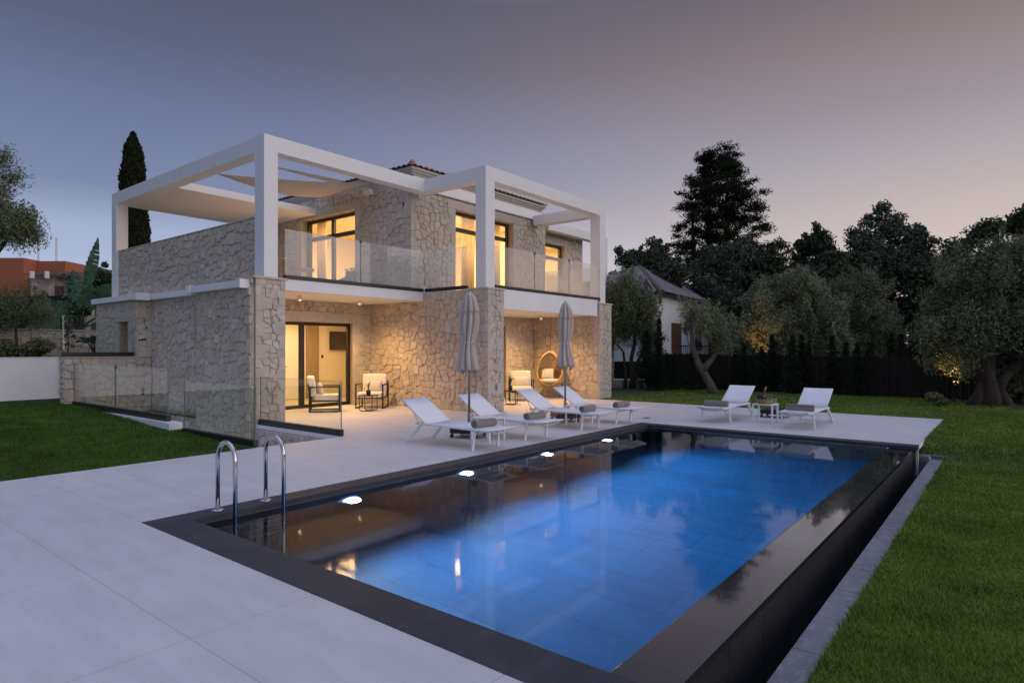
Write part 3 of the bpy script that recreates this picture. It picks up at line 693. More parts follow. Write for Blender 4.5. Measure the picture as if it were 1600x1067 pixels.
# -- pergola frames
W = .32; zt, zb_ = 6.21, 5.87
pl = MB()
pl.box(7.18,12.50,zb_,11.87,12.82,zt); pl.box(7.18,12.822,zb_,7.50,20.98,zt)
pl.box(11.872,10.30,zb_,12.20,12.82,zt); pl.box(12.202,10.30,zb_,17.79,10.62,zt); pl.box(17.46,10.622,zb_,17.79,12.97,zt-.002)
pl.box(18.42,12.98,zb_+.01,22.6,13.28,zt-.03); pl.box(22.28,13.282,zb_+.01,22.6,13.60,zt-.03)
P = hp('pergola', pl, M['white'], bevel=.003)
for (a,b,c,d,z) in ((7.18,12.50,7.50,12.88,3.15),(7.18,20.65,7.50,20.98,3.0),(11.872,10.30,12.22,10.64,3.15),(17.46,10.30,17.79,10.66,3.07),(22.28,12.98,22.6,13.28,3.1)):
    mb = MB(); mb.box(a,b,z,c,d,zb_-.001); mb.build('post', M['white'], P)
mb = MB(); mb.box(7.502,17.45,5.90,11.86,20.97,6.10); hp('canopy_slab', mb, M['white'], bevel=.006)
mb = MB(); mb.box(11.70,14.62,6.13,11.84,14.95,6.28); hp('wall_lamp', mb, M['white'], bevel=.01)
# -- balcony railings
def balrail(segs, holder):
    for p, q, n in segs:
        p, q = Vector(p), Vector(q); d = q-p; Ln = d.length; d.normalize()
        mb = MB(); mb.bar((p.x,p.y,3.19), (q.x,q.y,3.19), .10, .085); r = mb.build('balcony_railing', M['black'], H)
        for k in range(n):
            a = p+d*(Ln*k/n+.01); b = p+d*(Ln*(k+1)/n-.01)
            mb = MB(); mb.bar((a.x,a.y,3.74), (b.x,b.y,3.74), .016, 1.02); mb.build('glass_panel', M['balglass'], r)
            mb = MB()
            if k < n-1: c = b+d*.01; mb.box(c.x-.02,c.y-.02,4.20,c.x+.02,c.y+.02,4.265); mb.bar((c.x,c.y,3.23),(c.x,c.y,4.2),.012,.012); mb.build('glass_clamp', M['black'], r)
balrail([((7.7,12.56),(11.84,12.56),2), ((11.92,12.50),(11.92,10.98),1), ((12.24,10.335),(17.45,10.335),3), ((17.62,10.7),(17.62,12.9),1), ((18.3,13.0),(22.2,13.0),2)], H)
# -- ceiling spots
for (X,Y,Z) in ((8.75,13.6,2.895),(10.55,13.6,2.895),(13.6,11.5,2.64),(15.9,11.5,2.64)):
    mb = MB(); mb.lathe([(.055,0),(.055,-.11),(.045,-.11),(.045,-.095)], 20, (X,Y,Z)); s_ = hp('ceiling_spot', mb, M['alu'])
    n = 20; f = MB(); f.add([(X+.044*math.cos(2*math.pi*k/n), Y-.044*math.sin(2*math.pi*k/n), Z-.10) for k in range(n)], [tuple(range(n))]); f.build('lamp_face', M['spotface'], s_)
    l = bpy.data.lights.new('spot_light', 'SPOT'); l.energy = SPOT_E; l.color = (1, .56, .22); l.spot_size = math.radians(150); l.spot_blend = .9; l.shadow_soft_size = .05
    lo = bpy.data.objects.new('ceiling_spot_light', l); COL.objects.link(lo); lo.location = (X,Y,Z-.13)
# -- rooms
mb = MB()
def room(x0,y0,z0,x1,y1,z1, left=True):
    mb.quad((x0,y1,z0),(x1,y1,z0),(x1,y1,z1),(x0,y1,z1), 0)
    if left: mb.quad((x0,y0,z0),(x0,y1,z0),(x0,y1,z1),(x0,y0,z1), 0)
    else: mb.quad((x0,y0,z0),(x0,15.46,z0),(x0,15.46,z1),(x0,y0,z1), 0); mb.quad((x0,18.32,z0),(x0,y1,z0),(x0,y1,z1),(x0,18.32,z1), 0)
    mb.quad((x1,y1,z0),(x1,y0,z0),(x1,y0,z1),(x1,y1,z1), 0)
    mb.quad((x0,y0,z1),(x0,y1,z1),(x1,y1,z1),(x1,y0,z1), 0); mb.quad((x0,y0,z0),(x1,y0,z0),(x1,y1,z0),(x0,y1,z0), 1)
room(7.75,15.06,.012,14.2,17.8,2.70); room(12.26,13.40,3.16,18.0,20.6,5.95,False); room(18.5,13.95,3.16,21.3,15.9,5.7); room(12.6,13.12,.012,17.2,14.95,2.6)
hp('room_lining', mb, [M['cream'], M['woodfloor']])
def lamp(x, y, z, sx, sy, e):
    l = bpy.data.lights.new('room_light', 'AREA'); l.shape = 'RECTANGLE'; l.size = sx; l.size_y = sy; l.energy = e; l.color = (1, .59, .235)
    lo = bpy.data.objects.new('room_light', l); COL.objects.link(lo); lo.location = (x,y,z)
lamp(10.6,16.2,2.6,2.5,1.2,ROOM_E*.75); lamp(13.6,17,5.85,1.5,3,ROOM_E*2.0); lamp(15.6,14.9,5.85,3,1.2,ROOM_E*2.1); lamp(19.8,14.8,5.6,1,.8,ROOM_E*.6); lamp(14.9,14.0,2.5,2,.6,ROOM_E*.25)
# interior fittings
idr = MB(); idr.box(10.72,17.74,0.02,11.50,17.795,2.18); d_ = hp('interior_door', idr, M['white'])
m_ = MB(); m_.tube([(10.80,17.72,1.04),(10.80,17.68,1.04),(10.93,17.68,1.04)], .011, 8); m_.box(10.775,17.72,.9,10.825,17.738,1.065); m_.build('handle', M['black'], d_)
mb = MB()
for k in range(6): mb.box(11.66+k*.075,17.72,.02,11.728+k*.075,17.795,2.36)
hp('wall_panel', mb, M['wood'])
mb = MB(); mb.box(12.24,17.775,1.3,12.31,17.795,1.4); hp('thermostat', mb, M['black'])
tv = MB(); tv.box(12.52,17.70,1.56,13.30,17.745,2.18); tv.box(12.8,17.745,1.8,13.0,17.795,1.95)
tag(tv.build('television', M['dark'], bevel=.005, off=(12.9,17.72,1.56)), 'dark flat television on the lit ground floor room wall', 'television')
def drape(name, x0, y0, x1, y1, z0, z1, label, wav=.05, n=60):
    mb = MB(); vs = []; a = Vector((x0,y0,0)); b = Vector((x1,y1,0)); d = (b-a); nr = Vector((-d.y,d.x,0)).normalized(); k = max(3, round(d.length/.11))
    for z in (z0, (z0+z1)/2, z1):
        for i in range(n+1): p = a+d*i/n+nr*wav*math.sin(2*math.pi*k*i/n)*(1.2-.3*(z-z0)/(z1-z0)); vs.append((p.x,p.y,z))
    fs = [(r*(n+1)+i, r*(n+1)+i+1, (r+1)*(n+1)+i+1, (r+1)*(n+1)+i) for r in range(2) for i in range(n)]
    mb.add(vs, fs); o = mb.build(name, M['curtain'], solid=.006, smooth=True, off=(x0,y0,z0)); tag(o, label, 'curtain', 'curtains in the upper rooms')
drape('curtain', 12.42,18.28,12.42,17.75,3.2,5.85, 'white curtain at the far side of the left upper window')
drape('curtain', 14.55,13.62,15.1,13.62,3.2,5.85, 'white curtain hanging behind the middle of the upper front window')
drape('curtain', 15.75,13.62,16.4,13.62,3.2,5.85, 'white curtain at the right end of the upper front window, beside the pergola post')
drape('curtain', 19.0,14.08,19.35,14.08,3.2,5.6, 'white curtain inside the narrow upper window at the far right')
# upstairs sideboard and dark wardrobe seen through the front window
mb = MB(); mb.box(14.9,20.0,3.17,17.4,20.55,4.0,0); mb.box(14.92,19.985,3.25,16.14,19.999,3.95,1); mb.box(16.16,19.985,3.25,17.38,19.999,3.95,1)
tag(mb.build('sideboard', [M['wood'], M['brown']], off=(16.1,20.3,3.17)), 'brown sideboard at the back of the lit upper front room', 'sideboard')

# shade sail
A, B, C = Vector((7.46,15.2,5.88)), Vector((11.84,14.35,6.40)), Vector((11.84,16.75,6.38))
mb = MB(); n = 22; ids = {}; mid = (A+B+C)/3
for i in range(n+1):
    for j in range(n+1-i):
        a, b = i/n, j/n; c = 1-a-b; p = A*a+B*b+C*c
        pull = 4*(a*b*(1-c)**0+b*c+a*c*1.0)            # edges pulled in and down
        ed = max(a*b, b*c, a*c)*4
        p = p.lerp(mid, .10*ed*(1-27*a*b*c*.9)); p.z -= .30*(a*b*.25+a*c*1.5+b*c*.1)*2*(1-.0*a)
        ids[i, j] = len(mb.v); mb.v.append(tuple(p))
for i in range(n):
    for j in range(n-i):
        mb.f.append((ids[i,j], ids[i+1,j], ids[i,j+1])); mb.m.append(0)
        if i+j < n-1: mb.f.append((ids[i+1,j], ids[i+1,j+1], ids[i,j+1])); mb.m.append(0)
so = tag(mb.build('shade_sail', M['sail'], smooth=True, solid=.006, off=tuple(A)), 'taupe triangular shade sail stretched under the left pergola frame', 'shade sail')
mb = MB(); mb.add([(7.52,13.75,5.93),(10.6,14.42,6.24),(10.6,14.62,6.16)], [(0,1,2)]); tag(mb.build('shade_sail', M['sail'], solid=.006, off=(7.52,13.75,5.93)), 'narrow folded strip of taupe sail just above the larger triangular sail', 'shade sail')
# ================================================================ FURNITURE
def lounger(label):
    t = thing('sun_lounger', (0,0,0), label, 'sun lounger', 'white sun loungers by the pool')
    hw = .31
    mb = MB()
    for s in (-1, 1):
        x = s*(hw-.018)
        mb.tube([(x,-.06,.335),(x,.10,.318),(x,.3,.322),(x,1.40,.335),(x,1.62,.335)], .019, 8)
    for y, z in ((.02,.326),(.34,.318),(1.36,.32),(1.60,.33)): mb.tube([(-hw+.02,y,z),(hw-.02,y,z)], .015, 8)
    mb.tube([(-hw+.02,-.05,.334),(-.15,.06,.262),(.15,.06,.262),(hw-.02,-.05,.334)], .014, 8)
    mb.tube([(-hw+.02,.33,.26),(hw-.02,.33,.26)], .013, 8)
    mb.build('frame', M['alu'], t, smooth=True)
    for s in (-1, 1):
        mb = MB(); mb.bar((s*(hw-.02),.29,.325), (s*(hw+.005),.33,0), .034, .042, up=(1,0,0)); mb.build('leg', M['alu'], t, bevel=.005)
        mb = MB(); mb.bar((s*(hw-.02),1.50,.335), (s*(hw+.005),1.80,.02), .034, .055, up=(1,0,0)); lg = mb.build('leg', M['alu'], t, bevel=.005)
        mb = MB(); mb.lathe([(.001,-.014),(.028,-.014),(.028,.014),(.001,.014)], 14); w = MB(); w.add([(s*(hw+.022)+p[2], 1.83+p[0], .029+p[1]) for p in mb.v], mb.f); w.build('wheel', M['alu'], lg)
    mb = MB(); mb.tube([(-hw+.01,1.80,.03),(hw-.01,1.80,.03)], .013, 8); mb.build('foot_bar', M['alu'], t, smooth=True)
    mb = MB(); n = 14; pr = [(-.05,.345),(.1,.328),(.3,.33),(.8,.330),(1.36,.342)]
    vs = []
    for y, z in pr:
        for i in range(n+1): u = -1+2*i/n; vs.append((u*(hw-.012), y, z-.012*(1-u*u)))
    fs = [(r*(n+1)+i, r*(n+1)+i+1, (r+1)*(n+1)+i+1, (r+1)*(n+1)+i) for r in range(len(pr)-1) for i in range(n)]
    mb.add(vs, fs); mb.build('seat_sling', M['sling'], t, smooth=True, solid=.008)
    mb = MB(); vs = []; a = math.radians(33); pr = [0,.2,.45,.69]
    for q in pr:
        for i in range(n+1): u = -1+2*i/n; s_ = .012*(1-u*u)*(1 if 0 < q < .69 else .3); vs.append((u*(hw-.012), 1.39+q*math.cos(a)+s_*math.sin(a), .345+q*math.sin(a)-s_*math.cos(a)))
    fs = [(r*(n+1)+i, r*(n+1)+i+1, (r+1)*(n+1)+i+1, (r+1)*(n+1)+i) for r in range(3) for i in range(n)]
    mb.add(vs, fs); bk = mb.build('backrest', M['sling'], t, smooth=True, solid=.01)
    mb = MB(); e = (1.39+.69*math.cos(a), .345+.69*math.sin(a))
    for s in (-1,1):
        mb = MB(); mb.tube([(s*(hw-.02),1.385,.338),(s*(hw-.02),e[0]-.005,e[1]-.016)], .014, 8); mb.build('backrest_rail', M['alu'], bk, smooth=True)
        mb = MB(); mb.tube([(s*(hw-.05),1.75,.56),(s*(hw-.05),1.60,.34)], .008, 6); mb.build('support_strut', M['alu'], bk, smooth=True)
    return t
def spiral(mb, r0, r1, turns, w, th=.016):
    n = int(turns*26); pin, pout = [], []
    for i in range(n+1):
        u = i/n; a = 2*math.pi*turns*u; r = r0+(r1-r0)*u
        pin.append(((r-th*.5)*math.cos(a), (r-th*.5)*math.sin(a))); pout.append(((r+th*.5)*math.cos(a), (r+th*.5)*math.sin(a)))
    vs = []
    for x in (-w/2, w/2):
        vs += [(x, p[0], p[1]) for p in pin]+[(x, p[0], p[1]) for p in pout]
    k = n+1; o = 2*k; fs = []
    for i in range(n):
        fs += [(k+i, k+i+1, o+k+i+1, o+k+i), (i+1, i, o+i, o+i+1), (i, i+1, k+i+1, k+i), (o+i+1, o+i, o+k+i, o+k+i+1)]
    fs += [(n, o+n, o+k+n, k+n), (0, k, o+k, o)]
    mb.add(vs, fs)
def towel(label):
    mb = MB(); spiral(mb, .012, .066, 2.75, .50, .0165)
    return tag(mb.build('rolled_towel', M['towel'], bevel=.004), label, 'towel', 'rolled towels on the sun loungers')
spots = [((7.62,6.32), 0, 'white sun lounger closest to the pool ladder, in front of the first closed parasol', 'taupe rolled towel on the sun lounger closest to the pool ladder'),
 ((9.0,6.30), 0, 'white sun lounger just right of the first parasol pole and the bare white side table', 'taupe rolled towel on the lounger just right of the first parasol pole'),
 ((10.82,6.32), 0, 'white sun lounger just left of the second parasol pole, before the egg chair', 'taupe rolled towel on the lounger just left of the second parasol pole'),
 ((12.12,6.26), 0, 'white sun lounger right of the second parasol pole, at the far corner of the pool', 'taupe rolled towel on the lounger at the far corner of the pool'),
 ((13.25,5.06), -math.pi/2, 'white sun lounger on the far terrace, left of the table with the basket', 'taupe rolled towel on the far lounger left of the basket table'),
 ((13.22,3.37), -math.pi/2, 'white sun lounger on the far terrace, right of the table with the basket', 'taupe rolled towel on the far lounger right of the basket table')]
L0 = T0 = None
for (x, y), rz, la, lb in spots:
    x += R.uniform(-.02,.02); y += R.uniform(-.04,.04); rz += R.uniform(-.02,.02)
    if L0 is None: L0 = lounger(la); L0.location = (x,y,.001); L0.rotation_euler = (0,0,rz)
    else: dup(L0, (x,y,.001), rz, la)
    off = Vector((R.uniform(-.03,.03), .37, .405)); off = Matrix.Rotation(rz, 3, 'Z') @ off
    p = (x+off.x, y+off.y, off.z)
    if T0 is None: T0 = towel(lb); T0.location = p; T0.rotation_euler = (2.4,0,rz)
    else: c = dup(T0, p, None, lb); c.rotation_euler = (R.uniform(0,6),0,rz+R.uniform(-.06,.06)); c.scale = (R.uniform(.94,1.06),1,1)
def side_table(loc, label):
    t = thing('side_table', loc, label, 'side table', 'white side tables between loungers')
    mb = MB(); mb.box(-.22,-.22,.375,.22,.22,.40); mb.build('table_top', M['alu'], t, bevel=.006)
    for sx in (-1,1):
        for sy in (-1,1): mb = MB(); mb.box(sx*.20-.018,sy*.20-.018,0,sx*.20+.018,sy*.20+.018,.374); mb.build('leg', M['alu'], t, bevel=.003)
    return t
ST1 = side_table((8.38,7.22,.001), 'bare white square side table in front of the first closed parasol')
dup(ST1, (11.36,7.22,.001), 0, 'bare white square side table at the second parasol, half hidden behind a lounger')
dup(ST1, (14.22,4.22,.001), 0, 'white square side table carrying the wicker basket on the far terrace')
def parasol_base(t):
    mb = MB(); mb.box(-.27,-.27,.085,.27,.27,.19); b = mb.build('base', M['black'], t, bevel=.012)
    for sx in (-1,1):
        for sy in (-1,1):
            mb = MB(); c = (sx*.23, sy*.23)
            mb.box(c[0]-.015,c[1]-.012,.05,c[0]+.015,c[1]+.012,.0845)
            w = MB(); w.lathe([(.008,-.012),(.034,-.012),(.036,0),(.034,.012),(.008,.012)], 14)
            mb.add([(c[0]+p[2], c[1]+.012+p[1], .036+p[0]) for p in w.v], w.f); mb.build('caster', M['rubber'], b)
    mb = MB(); mb.lathe([(.045,.19),(.045,.20),(.032,.21),(.032,.42),(.028,.43)], 16); mb.build('sleeve', M['greymetal'], t)
def parasol(loc, label, sd, rz):
    rr = random.Random(sd)
    t = thing('parasol', loc, label, 'parasol', 'closed beige parasols by the pool', rz)
    parasol_base(t)
    mb = MB(); mb.lathe([(.021,.42),(.021,2.58),(.012,2.6)], 14); mb.build('pole', M['greymetal'], t, smooth=True)
    ph = [rr.uniform(-.25,.25) for _ in range(8)]; dp = [rr.uniform(.75,1.2) for _ in range(8)]
    def fold(amp):
        def fn(r, z, a):
            q = a/(2*math.pi)*8; i = int(q) % 8; u = q-int(q)
            lobes = abs(math.sin(math.pi*u+.25*math.sin(z*5+ph[i]*4)))**.7
            return r*(1-amp+amp*1.15*lobes*dp[i]+.05*math.sin(3*a+z*6))
        return fn
    def cloth(prof, amp, nm, parent, hem=0):
        mb = MB(); n = 96; fn = fold(amp); vs = []; k = len(prof)
        for ri, (r, z) in enumerate(prof):
            for j in range(n):
                a = 2*math.pi*j/n; rr_ = fn(r, z, a)
                dz = (hem*(abs(math.sin(a*4))**.6-.5)*(1 if ri == 0 else (.4 if ri == 1 else 0)))
                vs.append((rr_*math.cos(a)+.02*math.sin(z*3+1), rr_*math.sin(a)+.012*math.cos(z*4), z+dz))
        mb.add(vs, [(i*n+j, i*n+(j+1)%n, (i+1)*n+(j+1)%n, (i+1)*n+j) for i in range(k-1) for j in range(n)])
        return mb.build(nm, M['canvas'], parent, smooth=True, solid=.005)
    c = cloth([(.165,1.17),(.178,1.24),(.165,1.36),(.138,1.52),(.112,1.66),(.103,1.715),(.116,1.80),(.150,1.98),(.158,2.12),(.146,2.26),(.115,2.44),(.07,2.56),(.025,2.615)], .55, 'canopy', t, .10)
    cloth([(.155,2.22),(.150,2.30),(.122,2.45),(.078,2.575),(.028,2.63)], .46, 'top_flap', c, .09)
    mb = MB(); mb.lathe([(.112,1.70),(.114,1.715),(.112,1.73),(.104,1.73),(.104,1.70)], 24); mb.build('strap', M['canvas'], c)
    mb = MB(); mb.lathe([(.022,2.60),(.024,2.63),(.012,2.655),(.003,2.665)], 14); mb.build('finial', M['greymetal'], t)
    return t
parasol((8.44,7.72,.001), 'closed beige parasol nearer the pool ladder, in front of the long stone wall', 3, .35)
parasol((11.58,7.72,.001), 'closed beige parasol farther along the pool, in front of the wicker egg chair', 8, .9)
pb = thing('umbrella_stand', (15.35,4.33,.001), 'black wheeled umbrella stand without a parasol behind the basket table', 'umbrella stand'); parasol_base(pb)

# tray with drinks
tb = thing('basket', (14.22,4.22,.402), 'low oval wicker basket with drinks on the far white side table', 'basket')
mb = MB(); sq = lambda v: [(p[0]*1.15, p[1]*.9, p[2]) for p in v]
for k in range(7):
    z = .012+k*.014; r = .165+.012*k/6
    pts = [(r*1.2*math.cos(2*math.pi*i/24), r*.9*math.sin(2*math.pi*i/24), z+.004*math.sin(i*math.pi+k*math.pi)) for i in range(25)]
    mb.tube(pts, .0075, 5, cap=False)
for i in range(24):
    a = 2*math.pi*i/24; mb.tube([(.165*1.2*math.cos(a),.165*.9*math.sin(a),.0),(.177*1.2*math.cos(a),.177*.9*math.sin(a),.11)], .006, 5)
mb.lathe([(.001,.002),(.19,.002),(.19,.012),(.001,.012)], 24, fn=lambda r,z,a: r*(1 if abs(math.cos(a))>.7 else .86)); mb.build('weave', M['basketweave'], tb)
bu = MB(); bu.lathe([(.05,.0),(.072,.01),(.105,.09),(.108,.15),(.085,.205),(.075,.205),(.09,.15),(.07,.03),(.001,.03)], 22)
tag(bu.build('ice_bucket', M['black'], smooth=True, off=(0,0,0)), 'round black ice bucket standing in the wicker basket', 'ice bucket').location = (14.17,4.29,.416)
bt = thing('bottle', (14.15,4.27,.45), 'bottle with rose foil neck leaning in the black ice bucket', 'bottle'); bt.rotation_euler = (.25,.05,0)
mb = MB(); mb.lathe([(.035,0),(.037,.02),(.037,.15),(.02,.21),(.014,.23)], 16); mb.build('body', M['dark'], bt, smooth=True)
mb = MB(); mb.lathe([(.0155,.215),(.0155,.30),(.018,.305),(.018,.325),(.006,.33)], 16); mb.build('foil_neck', M['pinkfoil'], bt, smooth=True)
gl0 = None
for x, y, la in ((14.24,4.16,'champagne glass next to the ice bucket, nearest the grapes'),(14.30,4.22,'middle champagne glass in the wicker basket'),(14.29,4.10,'champagne glass at the right end of the wicker basket')):
    if gl0 is None:
        mb = MB(); mb.lathe([(.026,0),(.026,.003),(.004,.008),(.004,.07),(.014,.09),(.024,.13),(.022,.20),(.021,.20),(.022,.13),(.001,.085)], 16)
        gl0 = tag(mb.build('champagne_glass', M['winglass'], smooth=True), la, 'glass', 'champagne glasses in the basket'); gl0.location = (x,y,.416)
    else: dup(gl0, (x,y,.416), None, la)
mb = MB()
for k in range(46):
    a = R.uniform(0,6.28); r = R.uniform(0,.065); mb.ball((r*math.cos(a)*1.3, r*math.sin(a), .015+R.uniform(0,.075)*(1-r/.075)), .0145, 6)
tag(mb.build('grapes', M['grape'], smooth=True, off=(0,0,0)), 'bunch of green grapes in the wicker basket', 'grapes').location = (14.12,4.13,.42)

# armchairs
def cushion(mb, x0,y0,z0,x1,y1,z1, puff=.02, n=8):
    """soft box: a gridded box inflated in the middle of each face"""
    def P(u, v, w):
        x = x0+(x1-x0)*u; y = y0+(y1-y0)*v; z = z0+(z1-z0)*w
        f = lambda t: 4*t*(1-t)
        dx = puff*f(v)*f(w)*(1 if u == 1 else (-1 if u == 0 else 0)); dy = puff*f(u)*f(w)*(1 if v == 1 else (-1 if v == 0 else 0)); dz = puff*f(u)*f(v)*(1 if w == 1 else (-1 if w == 0 else 0))
        return (x+dx, y+dy, z+dz)
    g = [i/n for i in range(n+1)]
    def face(fn, flip):
        vs = [fn(a, b) for a in g for b in g]
        fs = [(i*(n+1)+j, (i+1)*(n+1)+j, (i+1)*(n+1)+j+1, i*(n+1)+j+1) for i in range(n) for j in range(n)]
        mb.add(vs, [tuple(reversed(f)) for f in fs] if flip else fs)
    face(lambda a,b: P(a,b,1), False); face(lambda a,b: P(a,b,0), True)
    face(lambda a,b: P(a,0,b), False); face(lambda a,b: P(a,1,b), True); face(lambda a,b: P(1,a,b), False); face(lambda a,b: P(0,a,b), True)
def soft(mb, name, m, parent, bev=.025):
    o = mb.build(name, m, parent, smooth=True)
    w = o.modifiers.new('weld', 'WELD'); w.merge_threshold = .0005
    b = o.modifiers.new('bevel', 'BEVEL'); b.width = bev; b.segments = 3; b.limit_method = 'ANGLE'; b.angle_limit = math.radians(50)
    return o
def armchair(loc, rz, label):
    t = thing('armchair', loc, label, 'armchair', 'black framed armchairs with cream cushions', rz)   # faces local -y
    for s in (-1, 1):
        mb = MB(); x = s*.36; w, h = .05, .03
        mb.bar((x,-.36,0), (x,-.36,.62), w, h, up=(1,0,0)); mb.bar((x,.36,0), (x,.36,.62), w, h, up=(1,0,0))
        mb.bar((x,-.375,.635), (x,.375,.635), w, h); mb.bar((x,-.345,.015), (x,.345,.015), w, h)
        mb.build('side_frame', M['black'], t, bevel=.003)
    mb = MB(); mb.box(-.335,-.34,.26,.335,.36,.29); mb.bar((-.335,.33,.29),(-.335,.40,.72),.03,.03,up=(1,0,0)); mb.bar((.335,.33,.29),(.335,.40,.72),.03,.03,up=(1,0,0)); mb.bar((-.335,.40,.70),(.335,.40,.70),.03,.03); mb.build('seat_frame', M['black'], t, bevel=.003)
    mb = MB(); cushion(mb, -.325,-.38,.295,.325,.24,.43, .012); soft(mb, 'seat_cushion', M['cushion'], t)
    mb = MB(); cushion(mb, -.32,.20,.40,.32,.36,.90, .015)
    mb.v = [(p[0], p[1]+(p[2]-.40)*.16, p[2]) for p in mb.v]; soft(mb, 'back_cushion', M['cushion'], t)
    return t
def pillow(loc, rz, tilt, label, w=.5, h=.3):
    mb = MB(); n = 14
    for sgn in (1, -1):
        vs = []
        for i in range(n+1):
            for j in range(n+1):
                u, v = -1+2*i/n, -1+2*j/n; q = max(0, (1-u*u)*(1-v*v))**.42
                vs.append((u*w/2*(1-.05*(1-abs(v))), sgn*.075*q, v*h/2*(1-.06*(1-abs(u)))))
        fs = [(i*(n+1)+j, (i+1)*(n+1)+j, (i+1)*(n+1)+j+1, i*(n+1)+j+1) for i in range(n) for j in range(n)]
        mb.add(vs, fs if sgn < 0 else [tuple(reversed(f)) for f in fs])
    o = mb.build('pillow', M['pillow'], smooth=True); w_ = o.modifiers.new('weld', 'WELD'); w_.merge_threshold = .0008
    o.location = loc; o.rotation_euler = (tilt,0,rz); return tag(o, label, 'pillow')
AR = lambda x,y,rz,dx,dy: (x+dx*math.cos(rz)-dy*math.sin(rz), y+dx*math.sin(rz)+dy*math.cos(rz))
rA = math.atan2(-CY, SY)+math.pi/2+.27
rB = math.atan2(-SY, -CY)+math.pi/2
A0 = armchair((9.62,13.82,.001), rA, 'cream and black armchair seen from the side in front of the sliding door')
dup(A0, (11.02,13.66,.001), rB, 'cream and black armchair facing the pool in the inner corner of the left alcove')
dup(A0, (15.45,11.95,.001), rB+.05, 'cream and black armchair in the right alcove beside the egg chair')
for (x,y,rz,la) in ((9.62,13.82,rA,'pale pillow on the armchair seen from the side'),(11.02,13.66,rB,'pale lumbar pillow on the armchair in the inner corner of the left alcove'),(15.45,11.95,rB+.05,'pale lumbar pillow on the armchair beside the egg chair')):
    q = AR(x,y,rz,0,.115); pillow((q[0],q[1],.58), rz, -.22, la)
def coffee(loc, label, rz=0):
    t = thing('coffee_table', loc, label, 'coffee table', 'small black coffee tables', rz)
    mb = MB(); mb.box(-.20,-.20,.385,.20,.20,.405); mb.build('table_top', M['black'], t, bevel=.004)
    for s in (-1,1):
        mb = MB(); mb.tube([(s*.17,-.17,.384),(s*.17,-.17,.04),(s*.17,-.14,.012),(s*.17,.14,.012),(s*.17,.17,.04),(s*.17,.17,.384)], .011, 8); mb.build('leg_frame', M['black'], t)
    return t
def potplant(loc, label, sd, h=.26):
    rr = random.Random(sd)
    t = thing('potted_plant', loc, label, 'potted plant')
    mb = MB(); mb.lathe([(.045,0),(.06,.04),(.062,.10),(.045,.135),(.038,.135),(.05,.10),(.001,.09)], 18); mb.build('pot', M['dark'], t, smooth=True)
    mb = MB()
    for k in range(13):
        a = rr.uniform(0,6.28); ln = h*rr.uniform(.6,1.1); lean = rr.uniform(.1,.5); w = .012
        pts = [Vector((math.cos(a)*lean*ln*u*u, math.sin(a)*lean*ln*u*u, .10+ln*u)) for u in (0,.35,.7,1)]
        d = Vector((-math.sin(a), math.cos(a), 0)); vs = []
        for i, p in enumerate(pts): ww = w*(.7,1,.8,.1)[i]; vs += [p-d*ww, p+d*ww]
        mb.add(vs, [(2*i,2*i+1,2*i+3,2*i+2) for i in range(3)])
    mb.build('leaves', M['plant'], t); return t
c0 = coffee((10.36,13.0,.001), 'small black coffee table between the two left alcove armchairs', .5)
dup(c0, (14.05,11.25,.001), .5, 'small black coffee table in the right alcove beside the stone pier')
potplant((10.36,13.0,.407), 'small spiky plant in a dark pot on the left alcove coffee table', 2)
potplant((14.05,11.25,.407), 'small spiky plant in a dark pot on the right alcove coffee table', 5, .34)

# hanging egg chair
eg = thing('egg_chair', (16.72,11.72,0), 'hanging natural rattan egg chair in the right alcove', 'egg chair', rz=rB-.25)
def eggp(a, z, k=1.0):      # z in -1..1, a = 0 faces front (-y)
    r = max(0, 1-abs(z)**2.3)**.5*(1-.20*z); x = .42*r*math.sin(a)*k; y = -.42*r*math.cos(a)*k
    return Vector((x, y, .93+.60*z*k))
def rim(z):                 # half angle of the front opening
    if z > .93 or z < -.80: return 0
    return 1.28*math.sqrt(max(0, 1-((z-.07)/.88)**2))
mb = MB(); zs = [-.97+1.94*i/38 for i in range(39)]
for z in zs:
    r = rim(z); n = 30; pts = [eggp(r+(2*math.pi-2*r)*i/n, z) for i in range(n+1)]; mb.tube(pts, .0075, 5, cap=False)
for k in range(46):
    a = 2*math.pi*k/46; seg = []
    for i in range(40):
        z = -.985+1.97*i/39; r = rim(z); aa = a if a <= math.pi else 2*math.pi-a
        if aa >= r: seg.append(eggp(a, z))
        else:
            if len(seg) > 1: mb.tube(seg, .0075, 5, cap=False)
            seg = []
    if len(seg) > 1: mb.tube(seg, .007, 5, cap=False)
mb.build('shell', M['rattan'], eg)
mb = MB(); lp = [eggp(rim(z), z, 1.01) for z in [-.80+1.73*i/30 for i in range(31)]]; rp = [eggp(-rim(z), z, 1.01) for z in [-.80+1.73*i/30 for i in range(31)]]
loop = lp+rp[::-1]; mb.tube(loop+[loop[0]], .028, 8); mb.build('rim', M['rattan'], eg, smooth=True)
mb = MB(); mb.lathe([(.10,-.04),(.30,-.03),(.35,.02),(.33,.06),(.15,.085),(.02,.09)], 24, (0,-.03,.55)); mb.build('seat_cushion', M['cushion'], eg, smooth=True)
mb = MB(); mb.tube([(0,0,1.53),(0,0,2.63)], .006, 6); mb.ball((0,0,1.54),.02); mb.build('hanging_cord', M['black'], eg)
q = AR(16.72,11.72,rB-.25,-.1,.06); pillow((q[0],q[1],.80), rB-.1, -.35, 'cream pillow lying in the hanging egg chair', .42, .36)

